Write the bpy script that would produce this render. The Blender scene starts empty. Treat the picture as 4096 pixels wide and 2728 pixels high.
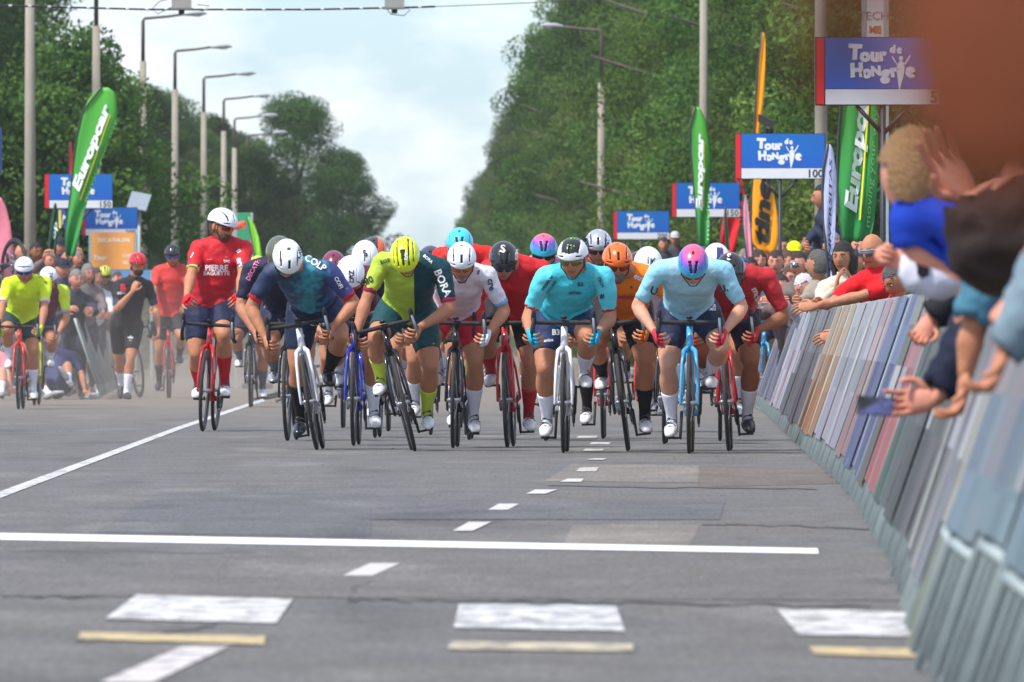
import bpy, bmesh, math, random
import numpy as np
from mathutils import Vector, Matrix, noise
from mathutils.bvhtree import BVHTree
R = math.radians
rng = random.Random(7)
scene = bpy.context.scene

# ------------------------------------------------------------------ camera, world, sun, exposure
FPX = 55200.0          # focal length in pixels of the 4096 px wide photograph
HOR = 1335.0           # image row of the horizon
CH = 0.80              # camera height
cam = bpy.data.cameras.new('camera'); camo = bpy.data.objects.new('camera', cam)
scene.collection.objects.link(camo); scene.camera = camo
cam.sensor_width = 36; cam.lens = FPX / 4096 * 36
cam.clip_start = 0.2; cam.clip_end = 6000
camo.location = (0, 0, CH); camo.rotation_euler = (R(90), 0, 0)
cam.shift_y = -(1364 - HOR) / 4096
cam.dof.use_dof = True; cam.dof.focus_distance = 93.5; cam.dof.aperture_fstop = 19

SUN_EL, SUN_AZ = 56, 232      # azimuth measured from +Y clockwise: the sun stands behind the camera, to the left
world = bpy.data.worlds.new('World'); scene.world = world; world.use_nodes = True
wt = world.node_tree; wt.nodes.clear()
def wn(t, **k):
    n = wt.nodes.new(t)
    for a, b in k.items(): setattr(n, a, b)
    return n
w_out = wn('ShaderNodeOutputWorld'); w_bg = wn('ShaderNodeBackground'); w_bg.inputs['Strength'].default_value = 0.10
w_sky = wn('ShaderNodeTexSky', sky_type='NISHITA', sun_disc=False, sun_elevation=R(SUN_EL), sun_rotation=R(SUN_AZ), dust_density=0.6, air_density=1.0, ozone_density=1.5)
w_tc = wn('ShaderNodeTexCoord')
w_noi = wn('ShaderNodeTexNoise'); w_noi.inputs['Scale'].default_value = 1.6; w_noi.inputs['Detail'].default_value = 6; w_noi.inputs['Roughness'].default_value = 0.55
w_map = wn('ShaderNodeMapping'); w_map.inputs['Scale'].default_value = (30, 30, 62); w_map.inputs['Location'].default_value = (3.1, 0, 1.7)
wt.links.new(w_tc.outputs['Generated'], w_map.inputs[0]); wt.links.new(w_map.outputs[0], w_noi.inputs['Vector'])
w_rmp = wn('ShaderNodeValToRGB'); w_rmp.color_ramp.elements[0].position = 0.40; w_rmp.color_ramp.elements[1].position = 0.62
w_rmp.color_ramp.elements[0].color = (0.10, 0.10, 0.10, 1); w_rmp.color_ramp.elements[1].color = (0.93, 0.93, 0.93, 1)
wt.links.new(w_noi.outputs[0], w_rmp.inputs[0])
w_mix = wn('ShaderNodeMix', data_type='RGBA')
wt.links.new(w_rmp.outputs[0], w_mix.inputs[0]); w_tint = wn('ShaderNodeMix', data_type='RGBA', blend_type='MULTIPLY'); w_tint.inputs[0].default_value = 1; w_tint.inputs[7].default_value = (.86, 1.13, 1.56, 1)
wt.links.new(w_sky.outputs[0], w_tint.inputs[6]); wt.links.new(w_tint.outputs[2], w_mix.inputs[6])
w_mix.inputs[7].default_value = (8.5, 8.8, 9.1, 1)          # sunlit cloud, in the sky's own units
wt.links.new(w_mix.outputs[2], w_bg.inputs['Color']); wt.links.new(w_bg.outputs[0], w_out.inputs['Surface'])

sun = bpy.data.lights.new('sun', 'SUN'); sun.energy = 3.5; sun.angle = R(5); sun.color = (1.0, 0.955, 0.89)
suno = bpy.data.objects.new('sun', sun); scene.collection.objects.link(suno)
az = R(SUN_AZ); el = R(SUN_EL)
sd = Vector((math.sin(az) * math.cos(el), math.cos(az) * math.cos(el), math.sin(el)))
suno.rotation_euler = sd.to_track_quat('Z', 'Y').to_euler(); suno.location = (0, 0, 40)
scene.view_settings.view_transform = 'Standard'; scene.view_settings.look = 'None'
scene.view_settings.gamma = 1; scene.view_settings.exposure = 0.50; scene.view_settings.use_curve_mapping = False
scene.cycles.volume_bounces = 0; scene.cycles.max_bounces = 6; scene.cycles.transparent_max_bounces = 6

COL = scene.collection
def P(px, py, d):      # the point at distance d seen at a pixel of the 4096 px photograph
    return Vector(((px - 2048) / FPX * d, d, CH + (HOR - py) / FPX * d))
def G(px, py):         # the ground point seen at that pixel
    d = FPX * CH / (py - HOR)
    return Vector(((px - 2048) / FPX * d, d, 0))

# ------------------------------------------------------------------ materials
def srgb(*c):
    if len(c) == 1 and isinstance(c[0], (tuple, list)): c = c[0]
    return tuple((v / 255 / 12.92) if v / 255 <= 0.04045 else ((v / 255 + 0.055) / 1.055) ** 2.4 for v in c[:3])
MATS = {}
def mat(col, rough=0.6, kind='plain', metal=0.0, scale=20.0, amt=0.18, bump=0.0, bscale=None, coat=0.0, spec=0.5, key=None, tex=0):
    k = (tuple(round(v, 3) for v in col), rough, kind, metal, scale, amt, bump, bscale, coat, spec, key)
    if k in MATS: return MATS[k]
    m = bpy.data.materials.new(kind); m.use_nodes = True; nt = m.node_tree; b = nt.nodes['Principled BSDF']
    b.inputs['Roughness'].default_value = rough; b.inputs['Metallic'].default_value = metal
    b.inputs['Coat Weight'].default_value = coat; b.inputs['Specular IOR Level'].default_value = spec
    tc = nt.nodes.new('ShaderNodeTexCoord'); n = nt.nodes.new('ShaderNodeTexNoise')
    n.inputs['Scale'].default_value = scale; n.inputs['Detail'].default_value = 4
    nt.links.new(tc.outputs['Object'], n.inputs['Vector'])
    mx = nt.nodes.new('ShaderNodeMix'); mx.data_type = 'RGBA'
    mx.inputs[6].default_value = (*[v * (1 - amt) for v in col], 1); mx.inputs[7].default_value = (*[min(1, v * (1 + amt)) for v in col], 1)
    nt.links.new(n.outputs[0], mx.inputs[0]); nt.links.new(mx.outputs[2], b.inputs['Base Color'])
    if bump:
        n2 = nt.nodes.new('ShaderNodeTexNoise'); n2.inputs['Scale'].default_value = bscale or scale * 2; n2.inputs['Detail'].default_value = 3
        nt.links.new(tc.outputs['Object'], n2.inputs['Vector'])
        bp = nt.nodes.new('ShaderNodeBump'); bp.inputs['Strength'].default_value = bump; bp.inputs['Distance'].default_value = 0.02
        nt.links.new(n2.outputs[0], bp.inputs['Height']); nt.links.new(bp.outputs[0], b.inputs['Normal'])
    MATS[k] = m; return m
def skin(c=(178, 122, 92)):
    m = mat(srgb(c), 0.58, 'skin', scale=12, amt=0.2, bump=0.25, bscale=30, spec=.35)
    b = m.node_tree.nodes['Principled BSDF']
    b.inputs['Subsurface Weight'].default_value = 0.08; b.inputs['Subsurface Radius'].default_value = (0.02, 0.008, 0.004)
    return m
def cloth(c, rough=0.75, bump=0.5): return mat(srgb(c), rough, 'cloth', scale=9, amt=0.12, bump=bump, bscale=16, spec=0.25)
def lycra(c): return mat(srgb(c), 0.62, 'lycra', scale=7, amt=0.2, bump=0.55, bscale=21, spec=0.25)
def gloss(c, rough=0.25, coat=0.4): return mat(srgb(c), rough, 'gloss paint', scale=8, amt=0.06, coat=coat)
def metal(c, rough=0.4): return mat(srgb(c), rough, 'metal', metal=0.7, scale=30, amt=0.12)
def plain(c, rough=0.7, amt=0.08): return mat(srgb(c), rough, 'plain', scale=6, amt=amt)
def ramp_mat(name, stops, axis=2, lo=-.1, hi=.1, rough=.3, noise_amt=0.0, coat=0.3):
    m = bpy.data.materials.new(name); m.use_nodes = True; nt = m.node_tree; b = nt.nodes['Principled BSDF']
    b.inputs['Roughness'].default_value = rough; b.inputs['Coat Weight'].default_value = coat
    tc = nt.nodes.new('ShaderNodeTexCoord'); sp = nt.nodes.new('ShaderNodeSeparateXYZ'); nt.links.new(tc.outputs['Object'], sp.inputs[0])
    mr = nt.nodes.new('ShaderNodeMapRange'); mr.inputs[1].default_value = lo; mr.inputs[2].default_value = hi
    src = sp.outputs[axis]
    if noise_amt:
        n = nt.nodes.new('ShaderNodeTexNoise'); n.inputs['Scale'].default_value = 14
        nt.links.new(tc.outputs['Object'], n.inputs['Vector'])
        ma = nt.nodes.new('ShaderNodeMath'); ma.operation = 'MULTIPLY_ADD'; ma.inputs[1].default_value = noise_amt
        nt.links.new(n.outputs[0], ma.inputs[0]); nt.links.new(src, ma.inputs[2]); src = ma.outputs[0]
    nt.links.new(src, mr.inputs[0]); cr = nt.nodes.new('ShaderNodeValToRGB')
    while len(cr.color_ramp.elements) < len(stops): cr.color_ramp.elements.new(0.5)
    for e, (p, c) in zip(cr.color_ramp.elements, stops): e.position = p; e.color = (*srgb(c), 1)
    nt.links.new(mr.outputs[0], cr.inputs[0]); nt.links.new(cr.outputs[0], b.inputs['Base Color'])
    return m

# ------------------------------------------------------------------ objects
USED = {}
NTH = [''] + [', %s along' % w for w in 'second third fourth fifth sixth seventh eighth ninth tenth eleventh twelfth thirteenth fourteenth fifteenth sixteenth seventeenth'.split()]
def uniq(l):
    n = USED.get(l, 0); USED[l] = n + 1; return l + NTH[min(n, 16)]
def tag(o, label=None, cat=None, group=None, kind=None):
    for k, v in (('label', label), ('category', cat), ('group', group), ('kind', kind)):
        if v: o[k] = v
    return o
def empty(name, loc=(0, 0, 0), label=None, cat=None, group=None):
    o = bpy.data.objects.new(name, None); o.location = loc; o.empty_display_size = 0.1; COL.objects.link(o)
    return tag(o, label, cat, group)
def link_obj(name, me, parent=None, mats=None):
    o = bpy.data.objects.new(name, me); COL.objects.link(o)
    if parent is not None: o.parent = parent
    if mats is not None:
        if not isinstance(mats, (list, tuple)): mats = [mats]
        if not me.materials:
            for m in mats: me.materials.append(m)
        else:
            for i, m in enumerate(mats):
                o.material_slots[i].link = 'OBJECT'; o.material_slots[i].material = m
    return o
class MB:
    """collects geometry for one mesh"""
    def __init__(s): s.v = []; s.f = []; s.mi = []
    def add(s, vs, fs, mi=0):
        n = len(s.v); s.v += [tuple(v) for v in vs]; s.f += [tuple(i + n for i in f) for f in fs]; s.mi += [mi] * len(fs); return s
    def box(s, c, h, M=None, mi=0):
        M = M or Matrix.Identity(3)
        vs = [Vector(c) + M @ Vector((h[0] * x, h[1] * y, h[2] * z)) for x in (-1, 1) for y in (-1, 1) for z in (-1, 1)]
        return s.add(vs, [(0, 1, 3, 2), (4, 6, 7, 5), (0, 4, 5, 1), (2, 3, 7, 6), (0, 2, 6, 4), (1, 5, 7, 3)], mi)
    def tube(s, pts, rads, n=8, lat=None, mi=0, cap=True, round_ends=False):
        pts = [Vector(p) for p in pts]
        if not isinstance(rads, (list, tuple)): rads = [rads] * len(pts)
        rr = [(r, r) if not isinstance(r, (tuple, list)) else r for r in rads]
        if round_ends:
            def endp(p, q, r):
                d = (p - q).normalized(); a = max(r)
                return [p + d * a * .55, p + d * a * .9], [(r[0] * .8, r[1] * .8), (r[0] * .4, r[1] * .4)]
            e1, q1 = endp(pts[0], pts[1], rr[0]); e2, q2 = endp(pts[-1], pts[-2], rr[-1])
            pts = e1[::-1] + pts + e2; rr = q1[::-1] + rr + q2
        k = len(pts); vs = []
        prev = None
        for i, p in enumerate(pts):
            t = (pts[min(i + 1, k - 1)] - pts[max(i - 1, 0)]).normalized()
            if lat is not None:
                u = (lat[i] if isinstance(lat, list) and len(lat) == k else (lat if not isinstance(lat, list) else lat[min(max(i - 2, 0), len(lat) - 1)]))
                u = Vector(u)
            elif prev is not None: u = prev
            else:
                u = Vector((1, 0, 0)) if abs(t.x) < .8 else Vector((0, 1, 0))
            u = (u - t * u.dot(t))
            if u.length < 1e-6: u = t.orthogonal()
            u.normalize(); prev = u; w = t.cross(u)
            for j in range(n):
                a = 2 * math.pi * j / n
                vs.append(p + u * math.cos(a) * rr[i][0] + w * math.sin(a) * rr[i][1])
        fs = [(i * n + j, i * n + (j + 1) % n, (i + 1) * n + (j + 1) % n, (i + 1) * n + j) for i in range(k - 1) for j in range(n)]
        if cap: fs += [tuple(range(n))[::-1], tuple((k - 1) * n + j for j in range(n))]
        return s.add(vs, fs, mi)
    def ring(s, c, ax, Rm, rm, N=40, n=8, mi=0, sx=1.0):
        """torus round axis ax; sx stretches the section along the axis"""
        ax = Vector(ax).normalized(); u = ax.orthogonal().normalized(); w = ax.cross(u); vs = []
        for i in range(N):
            a = 2 * math.pi * i / N; r = u * math.cos(a) + w * math.sin(a)
            for j in range(n):
                b = 2 * math.pi * j / n
                vs.append(Vector(c) + r * (Rm + rm * math.cos(b)) + ax * rm * sx * math.sin(b))
        fs = [(i * n + j, i * n + (j + 1) % n, ((i + 1) % N) * n + (j + 1) % n, ((i + 1) % N) * n + j) for i in range(N) for j in range(n)]
        return s.add(vs, fs, mi)
    def ball(s, c, r, nu=10, nv=7, mi=0, M=None):
        r = (r, r, r) if not isinstance(r, (tuple, list)) else r; vs = []
        for i in range(nv + 1):
            t = math.pi * i / nv
            for j in range(nu):
                a = 2 * math.pi * j / nu
                q = Vector((r[0] * math.sin(t) * math.cos(a), r[1] * math.sin(t) * math.sin(a), r[2] * math.cos(t)))
                vs.append(Vector(c) + (M @ q if M else q))
        fs = [(i * nu + j, (i + 1) * nu + j, (i + 1) * nu + (j + 1) % nu, i * nu + (j + 1) % nu) for i in range(nv) for j in range(nu)]
        return s.add(vs, fs, mi)
    def mesh(s, name, smooth=True):
        me = bpy.data.meshes.new(name); me.from_pydata([tuple(v) for v in s.v], [], s.f)
        me.polygons.foreach_set('material_index', s.mi)
        me.polygons.foreach_set('use_smooth', [smooth] * len(s.f)); me.update(); return me
    def build(s, name, mats, parent=None, smooth=True):
        me = s.mesh(name, smooth)
        if not isinstance(mats, (list, tuple)): mats = [mats]
        for m in mats: me.materials.append(m)
        return link_obj(name, me, parent)

_txt = {}
def text2d(s, bold=0.02, shear=0.0, space=1.0):
    """lettering as flat triangles; returns verts (x,y) of height about 0.7 per unit size, faces, width"""
    k = (s, bold, shear, space)
    if k in _txt: return _txt[k]
    cu = bpy.data.curves.new('t', 'FONT'); cu.body = s; cu.size = 1; cu.offset = bold; cu.shear = shear; cu.space_character = space
    cu.resolution_u = 2; cu.align_x = 'CENTER'
    o = bpy.data.objects.new('t', cu); me = bpy.data.meshes.new_from_object(o)
    vs = [(v.co.x, v.co.y - 0.35) for v in me.vertices]; fs = [tuple(p.vertices) for p in me.polygons]
    w = (max(v[0] for v in vs) - min(v[0] for v in vs)) if vs else 1
    bpy.data.objects.remove(o); bpy.data.curves.remove(cu); bpy.data.meshes.remove(me)
    _txt[k] = (vs, fs, w); return _txt[k]

# ------------------------------------------------------------------ people
def ik(a, b, l1, l2, pole):
    a = Vector(a); b = Vector(b); d = b - a; L = min(d.length, (l1 + l2) * .998); dn = d.normalized()
    x = (l1 * l1 - l2 * l2 + L * L) / (2 * L); h = math.sqrt(max(l1 * l1 - x * x, 0))
    p = Vector(pole); p = p - dn * p.dot(dn); p.normalize()
    return a + dn * x + p * h, a + dn * L

def head_geo(mb, M, s=1.0, mi_skin=0, mi_eye=2, mi_dark=3, mi_lip=4):
    """head with face; local frame: face towards -Y, centre between the ears"""
    nu, nv = 28, 20; vs = []
    for i in range(nv + 1):
        t = math.pi * i / nv
        for j in range(nu):
            a = 2 * math.pi * j / nu
            x = math.sin(t) * math.cos(a); y = math.sin(t) * math.sin(a); z = math.cos(t)
            w = 0.076; dp = 0.095; h = 0.118
            k = 1.0
            if z < 0: k = 1 - 0.34 * (-z) ** 1.4 * (1 if y > 0 else .75)
            X = x * w * k; Y = y * dp * (k if y > 0 else 1 - .12 * max(0, -z)); Z = z * h
            if y < 0:
                f = -y
                Y -= 0.024 * math.exp(-((X / .013) ** 2) - (((Z + .022) / .02) ** 2)) * f          # nose tip
                Y -= 0.012 * math.exp(-((X / .009) ** 2) - (((Z - .005) / .026) ** 2)) * f         # bridge
                for sx in (-1, 1): Y += 0.011 * math.exp(-(((X - sx * .031) / .016) ** 2) - (((Z - .012) / .013) ** 2)) * f
                Y -= 0.006 * math.exp(-((X / .045) ** 2) - (((Z - .036) / .010) ** 2)) * f         # brow
                Y -= 0.007 * math.exp(-((X / .022) ** 2) - (((Z + .056) / .010) ** 2)) * f         # lips
                Y += 0.004 * math.exp(-((X / .022) ** 2) - (((Z + .072) / .007) ** 2)) * f
                Y -= 0.009 * math.exp(-((X / .026) ** 2) - (((Z + .098) / .016) ** 2)) * f         # chin
            vs.append(M @ Vector((X * s, Y * s, Z * s)))
    for i in range(nv):
        for j in range(nu):
            f = (i * nu + j, (i + 1) * nu + j, (i + 1) * nu + (j + 1) % nu, i * nu + (j + 1) % nu)
            pass
    fs = [(i * nu + j, (i + 1) * nu + j, (i + 1) * nu + (j + 1) % nu, i * nu + (j + 1) % nu) for i in range(nv) for j in range(nu)]
    Mi = M.inverted(); base = len(mb.v)
    mb.add(vs, fs, mi_skin)
    for q in range(len(fs)):
        c = Mi @ (sum((vs[i] for i in fs[q]), Vector()) / 4) / s
        if c.y < -.06 and abs(c.x) < .024 and -.063 < c.z < -.050: mb.mi[-len(fs) + q] = mi_lip
    for sx in (-1, 1):
        mb.ball(M @ (Vector((sx * .031, -.0785, .012)) * s), (.0105 * s, .0085 * s, .0058 * s), 8, 6, mi_eye, M.to_3x3())
        mb.ball(M @ (Vector((sx * .031, -.0865, .012)) * s), (.0058 * s, .004 * s, .0052 * s), 8, 5, mi_dark, M.to_3x3())
        mb.tube([M @ (Vector((sx * .016, -.094, .032)) * s), M @ (Vector((sx * .032, -.092, .036)) * s), M @ (Vector((sx * .047, -.080, .030)) * s)], .004 * s, 5, mi=mi_dark)
        mb.ball(M @ (Vector((sx * .078, .008, -.004)) * s), (.008 * s, .017 * s, .030 * s), 8, 7, mi_skin, M.to_3x3())

def hand_geo(mb, gl, wrist, d, nrm, side, curl=0.9, s=1.0, mi=0, spread=0.25, thumb_up=False):
    """palm, four unequal bent fingers and a thumb; fingers bend towards nrm"""
    d = Vector(d).normalized(); nrm = Vector(nrm); nrm = (nrm - d * nrm.dot(d)).normalized(); lat = d.cross(nrm) * side
    w = Vector(wrist); (gl or mb).tube([w, w + d * .03 * s, w + d * .07 * s, w + d * .088 * s],
        [(.027 * s, .019 * s), (.038 * s, .018 * s), (.042 * s, .015 * s), (.038 * s, .012 * s)], 10, lat=lat, mi=mi, round_ends=True)
    L = (.041, .046, .043, .034)
    for k in range(4):
        o = (k - 1.5) * .0195 * s; p = w + d * (.086 - .004 * abs(k - 1)) * s - lat * o
        dd = (d - lat * (k - 1.5) * spread * .3).normalized(); pts = [p - dd * .02 * s, p]; rr = [.0085 * s, .0092 * s]; a = 0
        for q, seg in enumerate((1.0, .72, .58)):
            a += curl * (.75, 1.0, .7)[q]
            dv = dd * math.cos(a) + nrm * math.sin(a); p = p + dv * L[k] * seg * s; pts.append(p); rr.append((.0088, .008, .0066)[q] * s)
        if gl is not None:
            gl.tube(pts[:3], [r * 1.15 for r in rr[:3]], 6, mi=mi, round_ends=True)
        mb.tube(pts, rr, 6, mi=mi, round_ends=True)
    p = w + d * .025 * s + lat * .03 * s
    if thumb_up: dirs = [lat * 1.0 + d * .5, lat + d * .15, lat]
    else: dirs = [lat * .8 + d * .7 + nrm * .3, d * .9 + lat * .25 + nrm * .5, d * .7 + nrm * .8 - lat * .2]
    pts = [p]
    for dv, l in zip(dirs, (.036, .030, .024)):
        p = p + dv.normalized() * l * s; pts.append(p)
    (gl or mb).tube(pts[:2], [.013 * s, .0115 * s], 7, mi=mi, round_ends=True)
    mb.tube(pts, [.0125 * s, .011 * s, .0098 * s, .008 * s], 7, mi=mi, round_ends=True)

def SOLE(): return mat((.03, .03, .032), .6, 'shoe sole')
def seg_dist(Pn, a, b):
    a = np.array(a); b = np.array(b); ab = b - a; t = np.clip((Pn - a) @ ab / max(ab @ ab, 1e-9), 0, 1)
    return np.linalg.norm(Pn - (a + t[:, None] * ab), axis=1), (Pn - a) @ ab / max(ab @ ab, 1e-9)

def make_person(parent, J, sk, cl, voxel=0.018, build=1.0):
    """J: joints. cl: clothing zones. One continuous skin, clothes as shells over it."""
    b = build
    mb = MB(); pe = J['pelvis']; ch = J['chest']; nk = J['neck']; la = (J['sh1'] - J['sh-1']).normalized(); lh = (J['hip1'] - J['hip-1']).normalized()
    sw = (J['sh1'] - J['sh-1']).length / 2; fat = J.get('fat', 1.0)
    up = (ch - pe)
    pts = [pe - up * .16, pe, pe + up * .28, pe + up * .55, pe + up * .85, ch + (nk - ch) * .45, nk]
    rr = [(.10 * b, .085 * b), (.155 * b * max(1, fat * .95), .115 * b * fat), (.145 * b * fat, .112 * b * fat), (.148 * b * fat, .113 * b * fat), (sw * .93, .115 * b), (sw * .72, .085 * b), (.062 * b, .060 * b)]
    lat = [lh, lh, lh * .7 + la * .3, lh * .4 + la * .6, la, la, la]
    lat = [lat[0], lat[0]] + lat + [lat[-1], lat[-1]]
    mb.tube(pts, rr, 16, lat=[v.normalized() for v in lat], round_ends=True)
    hc = J['head']; mb.tube([nk - (hc - nk) * .35, nk, nk + (hc - nk) * .75], [.062 * b, .057 * b, .056 * b], 12, round_ends=True)
    bones = [('torso', pe - up * .1, pe + up * .9, .125 * b), ('neck', nk, hc, .05 * b)]
    for s in (-1, 1):
        sh, elb, wr = J['sh%d' % s], J['elb%d' % s], J['wr%d' % s]
        ak = J.get('armk', 1.0)
        mb.tube([sh - (elb - sh) * .02, sh + (elb - sh) * .3, sh + (elb - sh) * .7, elb], [.057 * b * ak, .053 * b * ak, .043 * b * ak, .037 * b * ak], 10, round_ends=True)
        mb.tube([elb, elb + (wr - elb) * .25, elb + (wr - elb) * .65, wr], [.038 * b * ak, .045 * b * ak, .033 * b * ak, .0245 * b], 10, round_ends=True)
        mb.tube([ch + (sh - ch) * .3 + (nk - ch) * .3, sh], [.07 * b, .056 * b], 10, round_ends=True)
        bones += [('ua%d' % s, sh, elb, .045 * b), ('fa%d' % s, elb, wr, .036 * b)]
        hp, kn, an, toe = J['hip%d' % s], J['kn%d' % s], J['an%d' % s], J['toe%d' % s]
        lk = J.get('legk', 1.0)
        mb.tube([hp - (kn - hp) * .02, hp + (kn - hp) * .3, hp + (kn - hp) * .7, kn], [.098 * b * lk, .093 * b * lk, .073 * b * lk, .050 * b * lk], 12, round_ends=True)
        sn = (kn - an); back = Vector((0, .018, 0)) * b
        mb.tube([kn, kn - sn * .12, kn - sn * .32 + back * 1.3, kn - sn * .62 + back * .5, kn - sn * .85, an], [.048 * b * lk, .046 * b * lk, .058 * b * lk, .043 * b * lk, .031 * b * lk, .033 * b], 12, round_ends=True)
        fr = (kn - hp).normalized() - sn.normalized(); fr = fr.normalized() if fr.length > .05 else Vector((0, -1, 0))
        mb.ball(kn + fr * .018 * b, (.040 * b, .034 * b, .042 * b), 10, 8)                       # kneecap
        for sx in (-1, 1): mb.ball(kn - (kn - hp) * .17 + lh * sx * .030 * b + fr * .012, (.036 * b * lk, .036 * b * lk, .060 * b * lk), 10, 8)   # thigh muscle above the knee
        mb.ball(kn - sn * .27 + back * 1.2 + lh * s * .022 * b, (.036 * b * lk, .040 * b * lk, .070 * b * lk), 10, 8)                             # outer calf
        fd = (toe - an); heel = an - Vector((fd.x, fd.y, 0)).normalized() * .035 * b + Vector((0, 0, -.045 * b))
        side = Vector((-fd.y, fd.x, 0)).normalized() if abs(fd.x) + abs(fd.y) > 1e-4 else Vector((1, 0, 0))
        mb.tube([heel, (heel * .45 + toe * .55) + Vector((0, 0, .012)), toe], [(.032 * b, .036 * b), (.041 * b, .034 * b), (.031 * b, .020 * b)], 10, lat=side, round_ends=True)
        mb.tube([an, heel * .55 + toe * .45], [.034 * b, .032 * b], 8, round_ends=True)
        bones += [('th%d' % s, hp, kn, .075 * b), ('sn%d' % s, kn, an, .045 * b), ('ft%d' % s, (heel + an) / 2 - Vector((0, 0, .01)), toe, .032 * b)]
    me = mb.mesh('tmp'); o = bpy.data.objects.new('tmp', me); COL.objects.link(o)
    m = o.modifiers.new('r', 'REMESH'); m.mode = 'VOXEL'; m.voxel_size = voxel
    m2 = o.modifiers.new('s', 'SMOOTH'); m2.factor = .5; m2.iterations = 2
    dg = bpy.context.evaluated_depsgraph_get(); dg.update()
    em = bpy.data.meshes.new_from_object(o.evaluated_get(dg)); bpy.data.objects.remove(o); bpy.data.meshes.remove(me)
    bm = bmesh.new(); bm.from_mesh(em); bpy.data.meshes.remove(em)
    names = [q[0] for q in bones]
    def classify(pts_):
        D = []; T = []
        for (_, a, c, r) in bones:
            dd, t = seg_dist(pts_, a, c); D.append(dd - r); T.append(t)
        D = np.array(D); k = D.argmin(0); return k, np.array(T)[k, np.arange(len(k))]
    cuts = []
    for s in (-1, 1):
        for zn, bn in (('sleeve', 'ua%d' % s), ('lsleeve', 'fa%d' % s), ('shorts', 'th%d' % s), ('trousers', 'sn%d' % s), ('sock', 'sn%d' % s)):
            if cl.get(zn) is not None: cuts.append((bn, cl[zn]))
        if cl.get('cuff'): cuts.append(('ua%d' % s, cl['sleeve'] - cl['cuff']))
    waist = cl.get('waist', .12); cuts.append(('torso', waist)); cuts.append(('neck', cl.get('collar', .12)))
    for bn, t in cuts:
        bi = names.index(bn); a, c = bones[bi][1], bones[bi][2]
        bm.faces.ensure_lookup_table(); cen = np.array([f.calc_center_median() for f in bm.faces]); k, tt = classify(cen)
        geo = set()
        L = (c - a).length
        for f, kk, t_ in zip(bm.faces, k, tt):
            if kk == bi and abs(t_ - t) * L < voxel * 2.5:
                geo.add(f); geo.update(f.edges); geo.update(f.verts)
        if geo: bmesh.ops.bisect_plane(bm, geom=list(geo), dist=1e-5, plane_co=a + (c - a) * t, plane_no=(c - a).normalized())
    bmesh.ops.triangulate(bm, faces=[f for f in bm.faces if len(f.verts) > 4])
    bm.normal_update(); bm.faces.ensure_lookup_table(); bm.verts.index_update()
    cen = np.array([f.calc_center_median() for f in bm.faces]); k, tt = classify(cen)
    zones = []
    for kk, t in zip(k, tt):
        n = names[kk]; z = None; s = n[-1] if n[-1] == '1' else ''
        sg = n[2:] if n[:2] in ('ua', 'fa', 'th', 'sn', 'ft') else ''
        if n == 'torso': z = 'top' if t > waist else 'low'
        elif n == 'neck': z = 'top' if t < cl.get('collar', .12) else None
        elif n.startswith('ua'):
            if cl.get('lsleeve') is not None or t < cl.get('sleeve', 1.1): z = 'top'
        elif n.startswith('fa'):
            if cl.get('lsleeve') is not None and t < cl['lsleeve']: z = 'top'
        elif n.startswith('th'):
            if cl.get('trousers') is not None or t < cl.get('shorts', .7): z = 'low'
        elif n.startswith('sn'):
            if cl.get('trousers') is not None:
                z = 'low' if t < cl['trousers'] else 'sock' + sg
            elif cl.get('sock') is not None and t > cl['sock']: z = 'sock' + sg
        elif n.startswith('ft'): z = 'shoe' + sg
        zones.append((z, n, t))
    zid = {i: z[0] for i, z in enumerate(zones)}; bnd = set()
    for ed in bm.edges:
        if len(ed.link_faces) == 2 and zid[ed.link_faces[0].index] != zid[ed.link_faces[1].index]: bnd.add(ed)
    bv = {}
    for ed in bnd:
        for v in ed.verts: bv.setdefault(v, []).append(ed.other_vert(v))
    for _ in range(6):
        nw = {v: v.co * .4 + sum((q.co for q in ns), Vector()) / len(ns) * .6 for v, ns in bv.items() if len(ns) == 2}
        for v, c_ in nw.items(): v.co = c_
    bm.normal_update()
    # the skin
    sb = MB(); sb.add([v.co.copy() for v in bm.verts], [tuple(v.index for v in f.verts) for f in bm.faces], 0)
    gls = {1: MB(), -1: MB()} if cl.get('glove') else {1: None, -1: None}
    hb = MB()
    head_geo(sb, Matrix.Translation(hc) @ J['headrot'].to_4x4(), b * J.get('headk', 1.0))
    for s in (-1, 1):
        hd = J['hd%d' % s]; hand_geo(sb, gls[s], J['wr%d' % s], hd[0], hd[1], s * J.get('hflip%d' % s, 1), hd[2], b * J.get('handk', 1.0), 0, thumb_up=J.get('thumb%d' % s, False))
    body = sb.build('body', [sk, sk, mat((.5, .46, .43), .3, 'eye white'), mat((.02, .015, .012), .4, 'dark hair'), mat(srgb(150, 80, 72), .5, 'lip')], parent)
    objs = {'body': body}
    nrm = [v.normal.copy() for v in bm.verts]; co = [v.co.copy() for v in bm.verts]
    def shell(zs, name, mats, thick, mfun=None, wr=0.0):
        idx = [i for i, z in enumerate(zones) if z[0] in zs]
        if not idx: return None
        vm = {}; q = MB(); vs = []; fs = []; mi = []; ec = {}
        for i in idx:
            f = bm.faces[i]; ff = []
            for v in f.verts:
                if v.index not in vm:
                    vm[v.index] = len(vs); p = co[v.index]; w = 0
                    if wr: w = wr * (noise.noise(Vector((p.x * 8, p.y * 8, p.z * 17))) + .6 * noise.noise(p * 27))
                    vs.append(p + nrm[v.index] * (thick + w))
                ff.append(vm[v.index])
            fs.append(tuple(ff)); mi.append(mfun(cen[i], zones[i][1], zones[i][2]) if mfun else 0)
            for a_, b_ in zip(ff, ff[1:] + ff[:1]): ec[(a_, b_)] = (f.verts[0], mi[-1])
        inv = {v: k_ for k_, v in vm.items()}; ex = {}
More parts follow.
